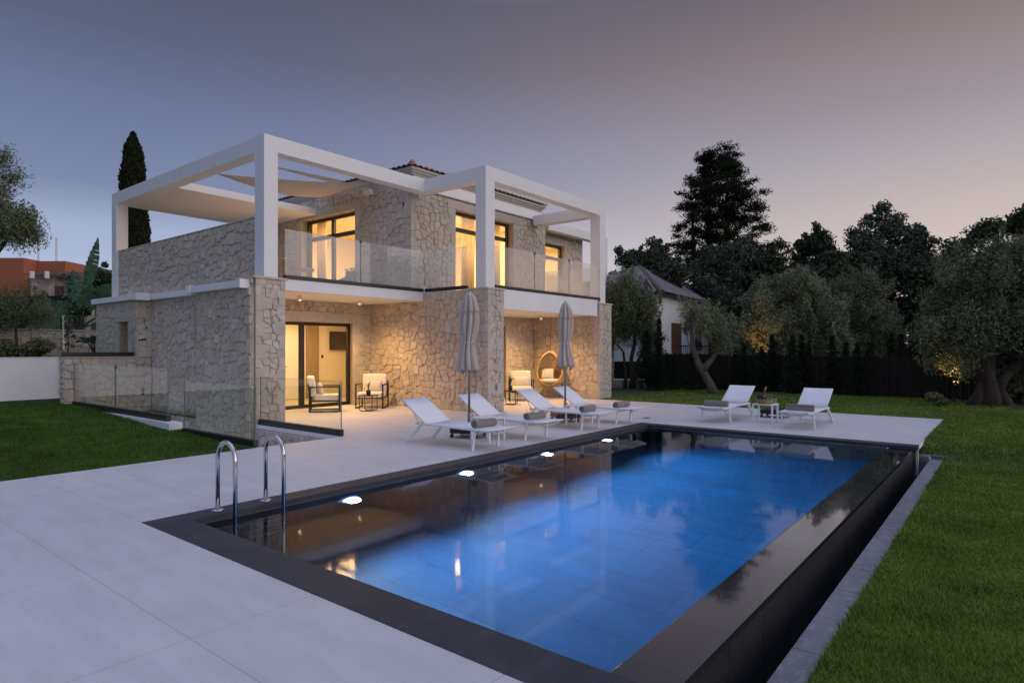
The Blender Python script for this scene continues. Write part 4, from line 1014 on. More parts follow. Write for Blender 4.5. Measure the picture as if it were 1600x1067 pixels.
# rattan chair and planter on the balcony
rc = thing('rattan_chair', (9.0,13.9,3.15), 'tan balcony chair with curved lattice back behind the balcony glass', 'chair', rz=.9)
mb = MB()
for k in range(9):
    a = -1.2+2.4*k/8; mb.tube([(.30*math.sin(a),.26*math.cos(a),.42),(.33*math.sin(a),.31*math.cos(a),.78)], .011, 6)
for z, r in ((.45,.31),(.60,.335),(.78,.35)): mb.tube([(r*math.sin(-1.35+2.7*i/14), r*.92*math.cos(-1.35+2.7*i/14), z) for i in range(15)], .014, 6)
mb.build('backrest', M['rattan'], rc, smooth=True)
mb = MB(); mb.lathe([(.02,.40),(.30,.40),(.31,.43),(.29,.46),(.02,.47)], 20); mb.build('seat', M['rattan'], rc, smooth=True)
for a in (.7,2.4,3.9,5.5): mb = MB(); mb.tube([(.24*math.cos(a),.24*math.sin(a),.40),(.28*math.cos(a),.28*math.sin(a),0)], .014, 6); mb.build('leg', M['rattan'], rc)
tb2 = thing('balcony_table', (8.35,14.6,3.15), 'tan wooden balcony table behind the left balcony glass', 'table')
mb = MB(); mb.box(-.5,-.35,.68,.5,.35,.72); mb.build('table_top', M['rattan'], tb2, bevel=.01)
for sx in (-1,1):
    for sy in (-1,1): mb = MB(); mb.box(sx*.42-.03,sy*.28-.03,0,sx*.42+.03,sy*.28+.03,.68); mb.build('leg', M['rattan'], tb2)
pt = thing('planter', (11.45,15.3,3.15), 'low grey planter with leafy plant beside the left upper window', 'planter')
mb = MB(); mb.box(-.16,-.65,0,.16,.65,.20); mb.build('trough', M['cornice'], pt, bevel=.01)

# ================================================================ VEGETATION
def leafquads(C, ln, wd, up=0.0, flat=0.0, dirs=None, jit=.35):
    n = len(C)
    a = NP.normal(size=(n,3)); a[:,2] = a[:,2]*(1-flat)+up
    if dirs is not None: a = a*jit+dirs
    a /= np.linalg.norm(a, axis=1, keepdims=True)+1e-9
    b = np.cross(a, NP.normal(size=(n,3))); b /= np.linalg.norm(b, axis=1, keepdims=True)+1e-9
    L_ = (ln*NP.uniform(.6,1.3,n))[:,None]; W_ = (wd*NP.uniform(.7,1.3,n))[:,None]
    return np.stack([C-a*L_*.5, C+b*W_*.5, C+a*L_*.5, C-b*W_*.5], 1).reshape(-1,3)
def inside(c, r, n, shell=.45, rb=.5, var=.35, zmin=None):
    out = []
    while len(out) < n:
        v = NP.normal(size=3); v /= np.linalg.norm(v)
        u = shell+(1-shell)*NP.random()**.6
        p = np.array(c)+v*np.array(r)*u
        if zmin is not None and p[2] < zmin: continue
        out.append((p, rb*NP.uniform(1-var, 1+var)))
    return out
def crownmesh(bl, per, ln, wd, m, parent, sq=(1,1,.8), up=.0, droop=0.0, hollow=.35):
    cs = []; ref = float(np.percentile([q[1] for q in bl], 82))**2*.9
    for p, r in bl:
        k = max(5, int(per*(r*r)/ref))
        v = NP.normal(size=(k,3)); v /= np.linalg.norm(v, axis=1, keepdims=True)
        q = p+v*r*(hollow+(1-hollow)*NP.random((k,1)))*np.array(sq)
        if droop: q[:,2] -= droop*NP.random(k)**2*r
        cs.append(q)
    C = np.concatenate(cs)
    return npmesh('crown', leafquads(C, ln, wd, up), 4, m, parent)
def wob(p, q, n, amp, rr):
    p, q = Vector(p), Vector(q); out = []
    for i in range(n+1):
        u = i/n; w = amp*math.sin(math.pi*u); out.append(p.lerp(q, u)+Vector((rr.uniform(-1,1),rr.uniform(-1,1),rr.uniform(-.4,.4)))*w)
    return out
def tree(name, base, label, cat, bl, per, ln, wd, lm, bm, trunk, tr, limbs=9, group=None, sd=1, sq=(1,1,.8), up=0, droop=0, hollow=.2):
    """bl: leaf clumps (local), trunk: list of trunk point lists with radii tr"""
    rr = random.Random(sd)
    t = thing(name, base, label, cat, group)
    mb = MB()
    for pts, r in zip(trunk, tr):
        mb.tube(pts, r, 10)
        f = Vector(pts[0]); 
    tops = [Vector(pts[-1]) for pts in trunk]+[Vector(pts[len(pts)//2]) for pts in trunk if len(pts) > 3]
    pick = rr.sample(range(len(bl)), min(limbs, len(bl)))
    for k in pick:
        p = Vector(bl[k][0]); s = min(tops, key=lambda q: (q-p).length+max(0, q.z-p.z)*2)
        r0 = tr[0][-1]*.65 if isinstance(tr[0], (list, tuple)) else tr[0]*.5
        pts = wob(s, p, 4, (p-s).length*.10, rr); mb.tube(pts, [max(.012, r0*(1-.8*i/4)) for i in range(5)], 6)
    tk = mb.build('trunk', bm, t, smooth=True)
    crownmesh(bl, per, ln, wd, lm, t, sq, up, droop, hollow)
    return t
def gnarl(pts, r0, r1, sd):
    rr = random.Random(sd); return [max(.02, r0+(r1-r0)*i/(len(pts)-1))*rr.uniform(.85,1.15)*(1.35 if i == 0 else 1) for i in range(len(pts))]
DENS = {-38: .62, 40: .42, 1115: .42, 988: .75, 1238: .95, 1345: .95, 1545: .95}
def olive(px, d, zb, label, crown, nb, rb, per, trunkpts, r0, r1, sd, m='olive', ln=.12, wd=.032, bark='bark', limbs=14, extra=()):
    b = at(px, d, zb)
    rt, fw = Vector((SY,-CY,0)), Vector((CY,SY,0))
    W = lambda l, f, z: rt*l+fw*f+Vector((0,0,z))
    bl = []
    for (l, f, z, rl, rz, w) in crown:
        c = W(l, f, z); bl += inside(c, (rl, rl, rz), max(2, int(nb*w)), .3, rb, .5, zmin=.5)
    rr = random.Random(sd*7)
    for p, r in list(bl):                   # loose upright sprays break the outline
        for q in range(1):
            v = np.array([rr.gauss(0,1), rr.gauss(0,1), abs(rr.gauss(.5,.8))]); v /= np.linalg.norm(v)
            b0 = np.array(p)+v*np.array([r,r,r*1.25])*rr.uniform(.85,1.1)
            for k in range(2): bl.append((b0+np.array([v[0]*.3, v[1]*.3, .9])*k*.13*rr.uniform(.8,1.6), rb*(.32-.09*k)))
    tr = [[W(*p) for p in tp] for tp in trunkpts]
    return tree('olive_tree', b, label, 'olive tree', bl, int(per*DENS.get(px,1.5)), ln, wd*.9, M[m], M[bark], tr, [gnarl(t, r0*.78*(1 if i == 0 else .6), r1*.8, sd+i) for i, t in enumerate(tr)], limbs, sd=sd, droop=.3, hollow=.05, sq=(1.0,1.0,1.25), up=.55)
# big old olive at the right edge
olive(1545, 18.0, -.03, 'large old olive tree with thick gnarled trunk at the right edge', [(-.35,0,3.0,1.6,1.4,1.0),(1.4,.3,3.1,1.6,1.3,.8),(.3,-.5,3.9,1.2,.7,.4),(-1.35,-.3,2.1,.75,.95,.35),(1.6,-.3,1.7,.8,.8,.3)], 66, .40, 470,
      [[(0,0,-.1),(.05,0,.35),(-.05,0,.8),(-.12,.1,1.25),(-.3,.1,1.8),(-.4,.1,2.4)],[(.15,0,.3),(.35,-.1,.8),(.75,-.1,1.15),(1.3,0,1.45),(1.9,.2,1.9)],[(.1,.1,.5),(.15,.2,1.2),(.4,.3,2.0),(.6,.2,2.7)],[(-.35,.1,-.1),(-.25,.05,.3),(-.1,0,.8)],[(.4,-.2,-.1),(.3,-.1,.35),(.1,0,.8)]], .38, .11, 3, 'olive', .13, .034, limbs=22)
# leaning olive in front of the white house
olive(1115, 22.6, -.03, 'slender leaning olive tree with pale twisted trunk in front of the white house', [(-.4,0,2.55,.75,.5,1.0),(.45,.2,2.2,.6,.55,.6),(-.9,0,3.0,.28,.4,.15)], 30, .32, 420,
      [[(0,0,-.1),(-.1,0,.3),(-.35,0,.75),(-.6,0,1.2),(-.75,0,1.7),(-.8,0,2.3),(-.85,0,3.0)],[(-.4,0,.85),(-.15,0,1.15),(.15,.1,1.5),(.6,.1,1.75),(.9,.1,2.2)]], .21, .05, 5, 'olivebright', .12, .03, 'palebark')
# wide silvery olive, right of the leaning one
olive(1238, 25.5, -.03, 'wide silvery olive tree partly lit warm from below, right of the leaning olive', [(-.6,0,3.0,1.35,1.3,1.0),(.9,.3,2.9,1.2,1.35,.9),(.15,-.4,4.0,.75,.8,.35),(-1.45,0,2.1,.5,.9,.3),(1.2,-.3,1.7,.9,.9,.45),(-.6,-.2,1.6,.9,.8,.35)], 58, .38, 480,
      [[(0,0,-.1),(.05,0,.6),(-.1,0,1.2),(-.3,0,2.0)],[(0,0,.8),(.4,.1,1.5),(.8,.1,2.3)]], .20, .07, 6, 'olivebright', .135, .034)
# olive beside the villa
olive(988, 25.6, -.03, 'dark-trunked olive tree beside the right corner of the villa', [(-.3,0,3.5,.85,1.0,1.0),(.45,.2,3.0,.7,.85,.6),(-.5,.2,2.4,.7,.8,.35),(.75,0,2.2,.5,.7,.3)], 40, .42, 430,
      [[(0,0,-.1),(.05,0,.6),(-.05,0,1.2),(.1,0,1.9),(.05,0,2.7)],[(.05,0,.7),(.35,.1,1.3),(.6,.1,2.0)],[(-.3,0,-.1),(-.25,.1,.6),(-.35,.1,1.5)]], .17, .06, 8, 'olive', .13, .033)
# olive behind, centre right
olive(1345, 27.5, -.03, 'round grey-green olive tree behind the reed fence, between the silvery and the old olive', [(0,0,3.4,1.35,1.5,1.0),(.7,.3,2.3,1.1,1.1,.6),(-.7,.2,2.2,1.0,1.1,.6)], 52, .40, 430,
      [[(0,0,-.1),(.05,0,.8),(0,0,1.8)]], .18, .08, 9, 'olive', .14, .036)
# olive at upper left
olive(-38, 19.2, 1.33, 'tall feathery olive tree reaching in at the left edge', [(.1,0,5.0,1.35,1.45,1.0),(1.05,0,4.05,.85,.5,.5),(.15,0,6.2,.75,.7,.3),(1.55,0,3.9,.4,.35,.2),(-.9,0,4.3,.9,.9,.3)], 44, .34, 330,
      [[(-.3,0,-.1),(-.25,0,.8),(-.1,0,1.6),(0,0,2.6),(.1,0,4.2)],[(-.1,0,2.2),(.5,0,3.0),(1.1,0,3.8)]], .20, .06, 12, 'olive', .13, .03)
olive(40, 21.0, 1.33, 'small bushy olive with drooping branches above the stone garden wall at left', [(-.5,0,1.65,.95,.65,1.0),(.35,0,1.75,.6,.6,.5),(-1.2,0,1.5,.7,.6,.5)], 24, .33, 380,
      [[(-.3,0,-.1),(-.3,0,.5),(-.35,0,1.1)]], .07, .04, 14, 'olive', .12, .03, limbs=8)
# pine
def pine():
    b = at(1118, 46, 0); rr = random.Random(4)
    rt, fw = Vector((SY,-CY,0)), Vector((CY,SY,0))
    bl = []; tr = []; rad = []
    stems = [(-.5, 15.6, 0), (1.1, 15.3, .6), (-1.6, 12.0, .4)]
    for sx, hh, f in stems:
        tr.append([rt*(sx*.2)+fw*f+Vector((0,0,-.1)), rt*(sx*.5)+fw*f+Vector((0,0,hh*.3)), rt*(sx*.9)+fw*f+Vector((0,0,hh*.6)), rt*sx+fw*f+Vector((0,0,hh*.97))]); rad.append([.42,.36,.24,.06])
    lean = Vector((SY,-CY,0))
    prof = [(5.6,3.3),(6.6,4.1),(7.6,3.9),(8.6,4.0),(9.6,3.7),(10.6,3.5),(11.6,3.2),(12.6,2.9),(13.5,2.5),(14.4,2.0),(15.2,1.5)]
    for z, Rr in prof:
        n = int((5 if z < 9 else 7)+Rr*(5.5 if z < 9 else 7.5))
        for k in range(n):
            a = 2*math.pi*(k+rr.random())/n; u = rr.uniform(.28 if z < 9 else .15,1.0)**.75*rr.choice((.8,.95,1.0,1.12))
            p = Vector((math.cos(a)*Rr*u, math.sin(a)*Rr*u, z+rr.uniform(-.55,.55)+.35*u))+lean*(.25 if z < 13 else .15)
            bl.append((np.array(p), rr.uniform(.4,.85)))
    for sx, hh, f in stems[:2]:
        for k in range(7): bl.append((np.array(rt*(sx+rr.uniform(-.5,.5))+fw*(f+rr.uniform(-.5,.5))+Vector((0,0,hh+rr.uniform(-.9,.5)))), rr.uniform(.35,.6)))
    t = tree('pine_tree', b, 'tall broad dark pine rising above all other trees at right', 'pine tree', bl, 250, .30, .062, M['pine'], M['darkbark'], tr, rad, 75, sd=4, sq=(1.15,1.15,.5), up=.35, hollow=.05)
pine()
def bushy(px, d, zb, h, w, label, m, sd, name='broadleaf_tree', cat='tree', n=34, rb=None, ln=.22, wd=.11, per=330, group=None, zlow=.35, dens=1.0):
    b = at(px, d, zb); rb = rb or w*.26
    cz, rz = h*(1+zlow)/2, h*(1-zlow)/2*.94; core = inside((0,0,cz), (w*.62,w*.62,rz*.72), n//2, .1, rb*1.15, zmin=.6)
    bl = list(core)
    for k in range(n):                      # outer clumps grow out of inner ones, so none floats free
        p, r = core[k % len(core)]; v = np.array(p)-np.array((0,0,cz*.85)); v = v/(np.linalg.norm(v)+1e-6)+NP.normal(size=3)*.55; v /= np.linalg.norm(v)
        bl.append((np.array(p)+v*r*NP.uniform(.7,1.15), rb*NP.uniform(.45,.8)))
        if k % 3 == 0: bl.append((np.array(p)+v*r*NP.uniform(1.05,1.3), rb*NP.uniform(.28,.42)))
    bl += inside((0,0,h*.32), (w*.7,w*.7,h*.25), n//3, .3, rb*1.1, zmin=.5)
    rr = random.Random(sd)
    tree(name, b, label, cat, bl, int(per*dens*.62), ln, wd, M[m], M['darkbark'], [[(0,0,-.1),(.1,0,h*.25),(-.05,.1,h*.5),(.05,0,h*.75)]], [[.03*h,.026*h,.02*h,.008*h]], 10, group, sd)
BT = 'broadleaf trees behind the fence and the white house'
for px, d, h, w, m, sd, la in (
 (992,40,8.7,1.9,'bluegreen',21,'narrow pale-topped tree at the left end of the tree row, above the white house roof'),
 (1035,43,10.6,2.1,'darkleaf',22,'round dark tree just left of the tall pine'),
 (1028,37,7.9,2.6,'darkleaf',23,'dark bushy tree directly behind the white house ridge'),
 (1112,38,8.9,3.2,'bluegreen',24,'broad bluish-green tree in front of the tall pine'),
 (1165,42,10.2,2.7,'darkleaf',25,'dark tree just right of the tall pine at its foot'),
 (1205,40,8.6,2.6,'darkleaf',26,'low dark tree in the dip of the skyline right of the pine'),
 (1190,32,5.6,2.4,'darkleaf',27,'black-green tree behind the silvery olive'),
 (1262,44,10.2,2.3,'darkleaf',28,'small dark tree at the left shoulder of the right-hand tree group'),
 (1302,42,11.2,2.6,'darkleaf',29,'pointed dark tree left of the middle of the right-hand tree group'),
 (1362,38,11.0,2.8,'bluegreen',30,'airy tall tree with loose top in the middle of the right-hand tree group'),
 (1428,38,10.6,2.4,'bluegreen',31,'airy tree with thin twigs against the sky, right of the tallest airy one'),
 (1395,33,7.8,3.2,'darkleaf',32,'dense dark tree below the two airy trees'),
 (1285,33,7.4,2.8,'darkleaf',33,'dense dark tree behind the reed fence, left of the grey-green olive'),
 (1462,31,6.3,2.3,'darkleaf',34,'dark tree between the airy trees and the old olive'),
 (1500,36,7.0,3.0,'darkleaf',35,'dark undergrowth tree behind the old olive crown'),
 (1562,25.5,3.3,2.0,'darkleaf',37,'dark low tree directly behind the old olive trunk'),
 (1650,24,3.6,2.2,'darkleaf',38,'dark low tree at the far right edge behind the old olive'),
 (1610,33,6.4,3.4,'darkleaf',36,'dark undergrowth tree at the right edge below the umbrella pine')):
    bushy(px, d, -.02, h, w, la, m, sd, group=BT, ln=.26 if m == 'darkleaf' else .22, dens=1.5)
# umbrella pine at right edge
def umbrella():
    b = at(1592, 34, 0); bl = inside((0,0,7.4), (3.3,3.3,1.75), 46, .35, .75, zmin=5.9)
    tree('umbrella_pine', b, 'broad dome-shaped umbrella pine at the upper right edge', 'pine tree', bl, 420, .24, .10, M['darkleaf'], M['darkbark'], [[(0,0,-.1),(.15,0,2.2),(-.1,0,4.4),(0,0,6.2)]], [[.32,.28,.24,.14]], 16, sd=5, sq=(1,1,.6), up=.2)
umbrella()
# cypress at left
cy = thing('cypress_tree', at(208,40,1.33), 'tall slim dark cypress rising behind the pergola at left', 'cypress')
n = 26000; u = NP.random(n)**.9; hgt = 14.05; prof = np.interp(u, [0,.06,.3,.6,.82,.93,1],[.55,.95,.98,.84,.66,.46,.04])
a = NP.uniform(0,2*math.pi,n); lump = 1+.10*np.sin(a*5+u*40)+.06*np.sin(a*9-u*70)
rr_ = prof*lump*(.72+.30*NP.random(n)); C_ = np.stack([np.cos(a)*rr_, np.sin(a)*rr_, u*hgt], 1)
dirs = np.stack([np.cos(a)*.35, np.sin(a)*.35, np.ones(n)], 1)
npmesh('crown', leafquads(C_, .28, .10, dirs=dirs, jit=.35), 4, M['cypress'], cy)
mb = MB(); mb.lathe([(.5,.3),(.72,1),(.74,5),(.6,9),(.4,12),(.1,13.6)], 14); mb.build('trunk', M['darkbark'], cy)
# young conifers along the fence
def conifer(loc, h, label, sd):
    t = thing('young_conifer', loc, label, 'conifer', 'young conifers planted along the reed fence')
    n = 2100; u = NP.random(n)**1.25; a = NP.uniform(0,2*math.pi,n); r = (.46*(1-u)**.7*(.55+.45*np.abs(np.sin(u*17+a*.5)))+.03)*(.2+.8*NP.random(n)**.6)*(1+.45*np.sin(a*2+u*26))
    C = np.stack([np.cos(a)*r, np.sin(a)*r, u*h*.98+.08], 1); dirs = np.stack([np.cos(a)*.9, np.sin(a)*.9, .55*np.ones(n)], 1)
    npmesh('foliage', leafquads(C, .15, .035, dirs=dirs, jit=.4), 4, M['conifer'], t)
    mb = MB(); mb.tube([(0,0,-.05),(0,0,h*.9)], [.028,.006], 6); mb.build('stem', M['darkbark'], t); return t
cf = None; la = 'young dark green conifer with pointed top standing in the row along the reed fence'
for k, px in enumerate((1010,1030,1052,1082,1148,1163,1190,1206,1238,1252,1264,1300,1322,1340,1355,1393,1408,1432,1463)):
    d = 24.8-4.2*(px-1012)/464+R.uniform(-.5,.5); p = at(px, d, -.02)
    if cf is None: cf = conifer(p, 2.3, la, 1)
    else:
        c = dup(cf, p, R.uniform(0,6.28)); s = R.uniform(.58,1.0)*(.85 if px < 1110 else 1); c.scale = (s*R.uniform(.8,1.2), s*R.uniform(.8,1.2), s)
# tall dark column shrub left of the pier
for px, d, hh, la2 in ((1030,24.9,3.1,'taller narrow conifer at the left end of the reed fence'),):
    c = dup(cf, at(px,d,-.02), 1.0, la2); c.scale = (.8,.8,1.2); del c['group']

# ------------------------------------------------ fence, walls and houses at right
fn = thing('reed_fence', at(1250,23.4,-.03), 'long dark brown reed fence at the back of the right lawn', 'fence', world=True)
pf = [at(1004,26.6), at(1140,24.6), at(1300,22.3), at(1480,20.0), at(1700,17.6)]
for k in range(4):
    p, q = pf[k], pf[k+1]; mb = MB(); d = (q-p); Ln = d.length; d.normalize(); nn = int(Ln/.035)
    for i in range(nn):
        c = p+d*(Ln*(i+.5)/nn); hh = 1.40+R.uniform(-.05,.05)-.03*k; mb.bar((c.x,c.y,-.1), (c.x,c.y,hh), .036, R.uniform(.02,.04), up=tuple(d))
    mb.build('reed_panel', M['reed'], fn)
    mb = MB(); mb.tube([(p.x,p.y,-.1),(p.x,p.y,1.5)], .035, 8); mb.build('post', M['darkbark'], fn)
lw = thing('low_garden_wall', at(985,26.4,-.03), 'low white-capped stone wall at the lawn edge right of the villa', 'low wall', world=True)
p, q = at(950,26.2), at(1009,26.0); d = (q-p).normalized()
mb = MB(); mb.bar((p.x,p.y,.10),(q.x,q.y,.10),.3,.36,mi=0); stones(mb, (p.x+d.y*.16,p.y-d.x*.16,-.05), tuple(d), (q-p).length, .30, .25); mb.build('wall', ST, lw)
mb = MB(); mb.bar((p.x,p.y,.31),(q.x,q.y,.31),.44,.06); mb.build('cap', M['white'], lw)
mb = MB(); p, q = at(948,27.6), at(1012,27.3); mb.bar((p.x,p.y,.5),(q.x,q.y,.5),.06,1.1); tag(mb.build('screen_fence', M['fencecloth'], off=tuple(p)), 'short black screen behind the low white-capped wall right of the villa', 'fence')
# neighbour's white house
ang = math.radians(5.2); ea = Vector((math.cos(ang), math.sin(ang), 0)); eb = Vector((-ea.y, ea.x, 0)); C0 = at(1026, 30.6); up_ = Vector((0,0,1))
nh = thing('white_house', tuple(C0), 'small white house with weathered tiled hip roof half hidden behind olive trees', 'house', world=True)
W = lambda a, b, z: C0+ea*a+eb*b+up_*z
LN, DP, ZE = 13.6, 6.0, 4.3
mb = MB(); mb.add([W(0,0,-.1),W(LN,0,-.1),W(LN,DP,-.1),W(0,DP,-.1),W(0,0,ZE),W(LN,0,ZE),W(LN,DP,ZE),W(0,DP,ZE)], [(0,1,5,4),(1,2,6,5),(2,3,7,6),(3,0,4,7)]); mb.build('wall', M['plaster'], nh)
mb = MB(); e = .45; zr = 6.34; a = [W(-e,-e,ZE-.05),W(LN+e,-e,ZE-.05),W(LN+e,DP+e,ZE-.05),W(-e,DP+e,ZE-.05),W(5.2,DP/2,zr),W(LN-4.8,DP/2,zr)]
mb.add([tuple(v) for v in a], [(0,1,5,4),(1,2,5),(2,3,4,5),(3,0,4),(3,2,1,0)])
def rolls(mb, p00, p10, p01, p11, n):
    for i in range(n+1):
        u = i/n; mb.tube([Vector(p00).lerp(Vector(p10),u)+Vector((0,0,.04)), Vector(p01).lerp(Vector(p11),u)+Vector((0,0,.05))], .10, 5, cap=False)
rolls(mb, a[0],a[1],a[4],a[5],40); rolls(mb, a[3],a[0],a[4],a[4]+up_*.001,22)
rf_ = mb.build('roof', M['roofgrey'], nh)
mb = MB(); mb.tube([a[0]+up_*.06,a[4]+up_*.06], .13, 8); mb.tube([a[4]+up_*.06,a[5]+up_*.06], .13, 8); mb.tube([a[5]+up_*.06,a[1]+up_*.06], .13, 8); mb.build('ridge', M['ridge'], rf_)
def online(px):
    r = ray(px); # C0 + s*ea on ray
    det = ea.x*r[1]-ea.y*r[0]; return (C0.y*r[0]-C0.x*r[1])/det
def panel(mb, px0, px1, z0, z1, off=.03, th=.05):
    s0, s1 = online(px0), online(px1); mb.add([W(s0,-off,z0),W(s1,-off,z0),W(s1,-off,z1),W(s0,-off,z1),W(s0,.01,z0),W(s1,.01,z0),W(s1,.01,z1),W(s0,.01,z1)], [(0,1,2,3),(0,3,7,4),(1,5,6,2),(3,2,6,7)])
mb = MB(); panel(mb, 1049, 1064, .9, 2.95); mb.build('door', M['brown'], nh)
mb = MB(); panel(mb, 1137, 1146, .9, 2.6); mb.build('shutter', M['brown'], nh)
mb = MB(); panel(mb, 1086, 1096, 1.5, 2.7); mb.build('window', M['dark'], nh)
mb = MB(); s0, s1 = 0.2, online(1135)
mb.tube([W(s0,-.9,1.75),W(s1,-.9,1.75)], .03, 6); mb.tube([W(s0,-.9,.95),W(s1,-.9,.95)], .025, 6)
for k in range(46): u = s0+(s1-s0)*k/45; mb.tube([W(u,-.9,.9),W(u,-.9,1.75)], .014, 5)
mb.build('balcony_railing', M['black'], nh)
mb = MB(); mb.add([W(-.1,-1.0,.7),W(LN,-1.0,.7),W(LN,0,.7),W(-.1,0,.7),W(-.1,-1.0,.9),W(LN,-1.0,.9),W(LN,-.005,.9),W(-.1,-.005,.9)], [(0,1,5,4),(4,5,6,7),(3,0,4,7),(0,3,2,1)]); mb.build('balcony', M['plaster'], nh)

# ------------------------------------------------ far left: screen, orange house, plants
mb = MB(); p, q = at(-80,30.0), at(172,28.5); mb.bar((p.x,p.y,3.1),(q.x,q.y,3.1),.05,1.9)
for k in range(9): c = p.lerp(q, k/8); mb.box(c.x-.03,c.y-.03,2.2,c.x+.03,c.y+.03,4.12)
tag(mb.build('screen_fence', M['fencecloth'], off=tuple(p)), 'tall black screen fence above the rough stone garden wall at far left', 'fence')
oh = thing('orange_house', at(20,47,2.2), 'orange rendered house with dark red tile roof at far left', 'house', world=True)
def cam_box(mb, px0, px1, d, dep, z0, z1, mi=0):
    a_, b_ = at(px0, d), at(px1, d); f = Vector((CY,SY,0))*dep
    vs = [Vector((v.x,v.y,z)) for z in (z0,z1) for v in (a_, b_, b_+f, a_+f)]
    mb.add(vs, [(0,1,5,4),(1,2,6,5),(2,3,7,6),(3,0,4,7),(4,5,6,7)], mi)
mb = MB(); cam_box(mb, -110, 37, 46, 8, 2.0, zat(403,46)); cam_box(mb, 37.5, 102, 47.2, 6, 2.0, zat(408,47.2)); cam_box(mb, 102.5, 178, 46.6, 3, 2.0, zat(455,46.6)); mb.build('wall', M['orange'], oh)
mb = MB(); cam_box(mb, 48, 86, 43.5, 3.4, 2.0, zat(431,43.5)); cam_box(mb, 86.3, 118, 43.6, 3.3, 2.0, zat(440,43.6)); mb.build('porch_wall', M['oldstone'], oh)
mb = MB(); A_, B_ = at(34,43.2,zat(430,43.2)), at(99,43.2,zat(431,43.2)); f = Vector((CY,SY,0))*3.6+Vector((0,0,.62))
tiled(mb, A_, B_, A_+f, B_+f, .32, .06); rfo = mb.build('roof', M['ridge'], oh)
A_, B_ = at(98.5,43.2,zat(431,43.2)), at(120,43.2,zat(441,43.2)); mb = MB(); tiled(mb, A_, B_, A_+f*.6, B_+f*.6, .32, .06); mb.build('roof', M['ridge'], oh)
mb = MB(); cam_box(mb, 85.5, 97, 43.4, .15, 2.0, zat(447,43.4)); mb.build('window', M['brown'], oh)
mb = MB()
for px in (50,73): c = at(px,43.0,zat(427,43.0)); mb.box(c.x-.12,c.y-.12,c.z-.35,c.x+.12,c.y+.12,c.z+.12)
mb.build('rafter_end', M['white'], oh)
for px, d, la in ((60.5,52,'left one of two thin pale poles standing behind the orange house'),(88.5,54,'right one of two thin pale poles standing behind the orange house')):
    mb = MB(); c = at(px,d,2); zt_ = zat(383 if px < 70 else 372, d); mb.tube([(0,0,0),(0,0,zt_-2)], [.10,.09], 8); mb.ball((0,0,zt_-2),.1); tag(mb.build('pole', M['alu']), la, 'pole').location = c
# big-leaved banana-like plant
def bananaplant():
    b = at(122, 26.2, 2.25); rr = random.Random(5)
    t = thing('banana_plant', b, 'banana-like plant with big torn paddle leaves left of the pergola', 'plant')
    rt, fw = Vector((SY,-CY,0)), Vector((CY,SY,0)); st = MB()
    spec = [(7,1.75,2.2,.27),(-16,1.25,1.9,.44),(30,1.15,1.6,.40),(-46,.95,1.5,.42),(58,1.0,1.3,.34),(-74,.7,1.25,.38),(14,.75,1.5,.44),(-30,.55,1.2,.40),(80,.6,1.1,.30)]
    for k, (ang_, sl, ln, wd) in enumerate(spec):
        a_ = math.radians(ang_); dv = rt*math.sin(a_)+Vector((0,0,math.cos(a_)))+fw*rr.uniform(-.35,.35); s = rt*rr.uniform(-.15,.15)
        base = s+dv*sl+Vector((0,0,.25)); tip = base+dv*ln+rt*math.sin(a_)*.25*ln-Vector((0,0,.30*ln*abs(math.sin(a_)))); st.tube([s, s.lerp(base,.5)+Vector((0,0,.08)), base], [.06,.045,.025], 6)
        mb = MB(); nseg = 26; sd_ = (tip-base).cross(fw).normalized()
        for i in range(nseg):
            u0, u1 = i/nseg, (i+(rr.uniform(.6,.85) if rr.random() < .2 else 1.0))/nseg
            for sg in (-1,1):
                q = []
                for u in (u0, u1 if sg < 0 else (i+1)/nseg):
                    w_ = wd*math.sin(math.pi*min(1,.06+.94*u)**.75)**.8; c = base.lerp(tip,u)+Vector((0,0,-.5*(u*u)*ln*.35)) if k else base.lerp(tip,u)
                    dr = -.35*w_ if k else -.1*w_
                    q += [c, c+sd_*sg*w_+Vector((0,0,dr))+fw*rr.uniform(-.03,.03)]
                mb.add(q, [(0,1,3,2)])
        mb.build('leaf', M['banana'], t)
    st.build('stem', M['plant'], t)
bananaplant()
def frond(loc, label, n, ln, wd, hh, m, sd, name='leafy_plant', cat='plant', stems=3):
    rr = random.Random(sd); t = thing(name, loc, label, cat); st = MB(); lf = MB()
    for s in range(stems):
        a = rr.uniform(0,6.28); top = Vector((math.cos(a)*.28*(stems > 1), math.sin(a)*.28*(stems > 1), hh*rr.uniform(.75,1.0))); st.tube([(0,0,-.02), top*.6+Vector((0,0,.03)), top], [.03,.025,.018], 6)
        for k in range(n):
            b = 2*math.pi*k/n+rr.uniform(-.3,.3); e = rr.uniform(-.15,.9); d = Vector((math.cos(b)*math.cos(e), math.sin(b)*math.cos(e), math.sin(e))); sdv = d.cross(Vector((0,0,1))).normalized(); L_ = ln*rr.uniform(.7,1.1)
            p = [top, top+d*L_*.45+Vector((0,0,.03)), top+d*L_+Vector((0,0,-.10*L_))]; w = wd
            lf.add([p[0], p[1]-sdv*w/2, p[1]+sdv*w/2, p[2]], [(0,1,3),(0,3,2)])
    st.build('stem', M['darkbark'], t, smooth=True); lf.build('leaves', m, t); return t
frond(at(150,20.9,1.33), 'frangipani-like plant with rosettes of long leaves behind the black rail', 12, .42, .11, .62, M['banana'], 3, stems=4)
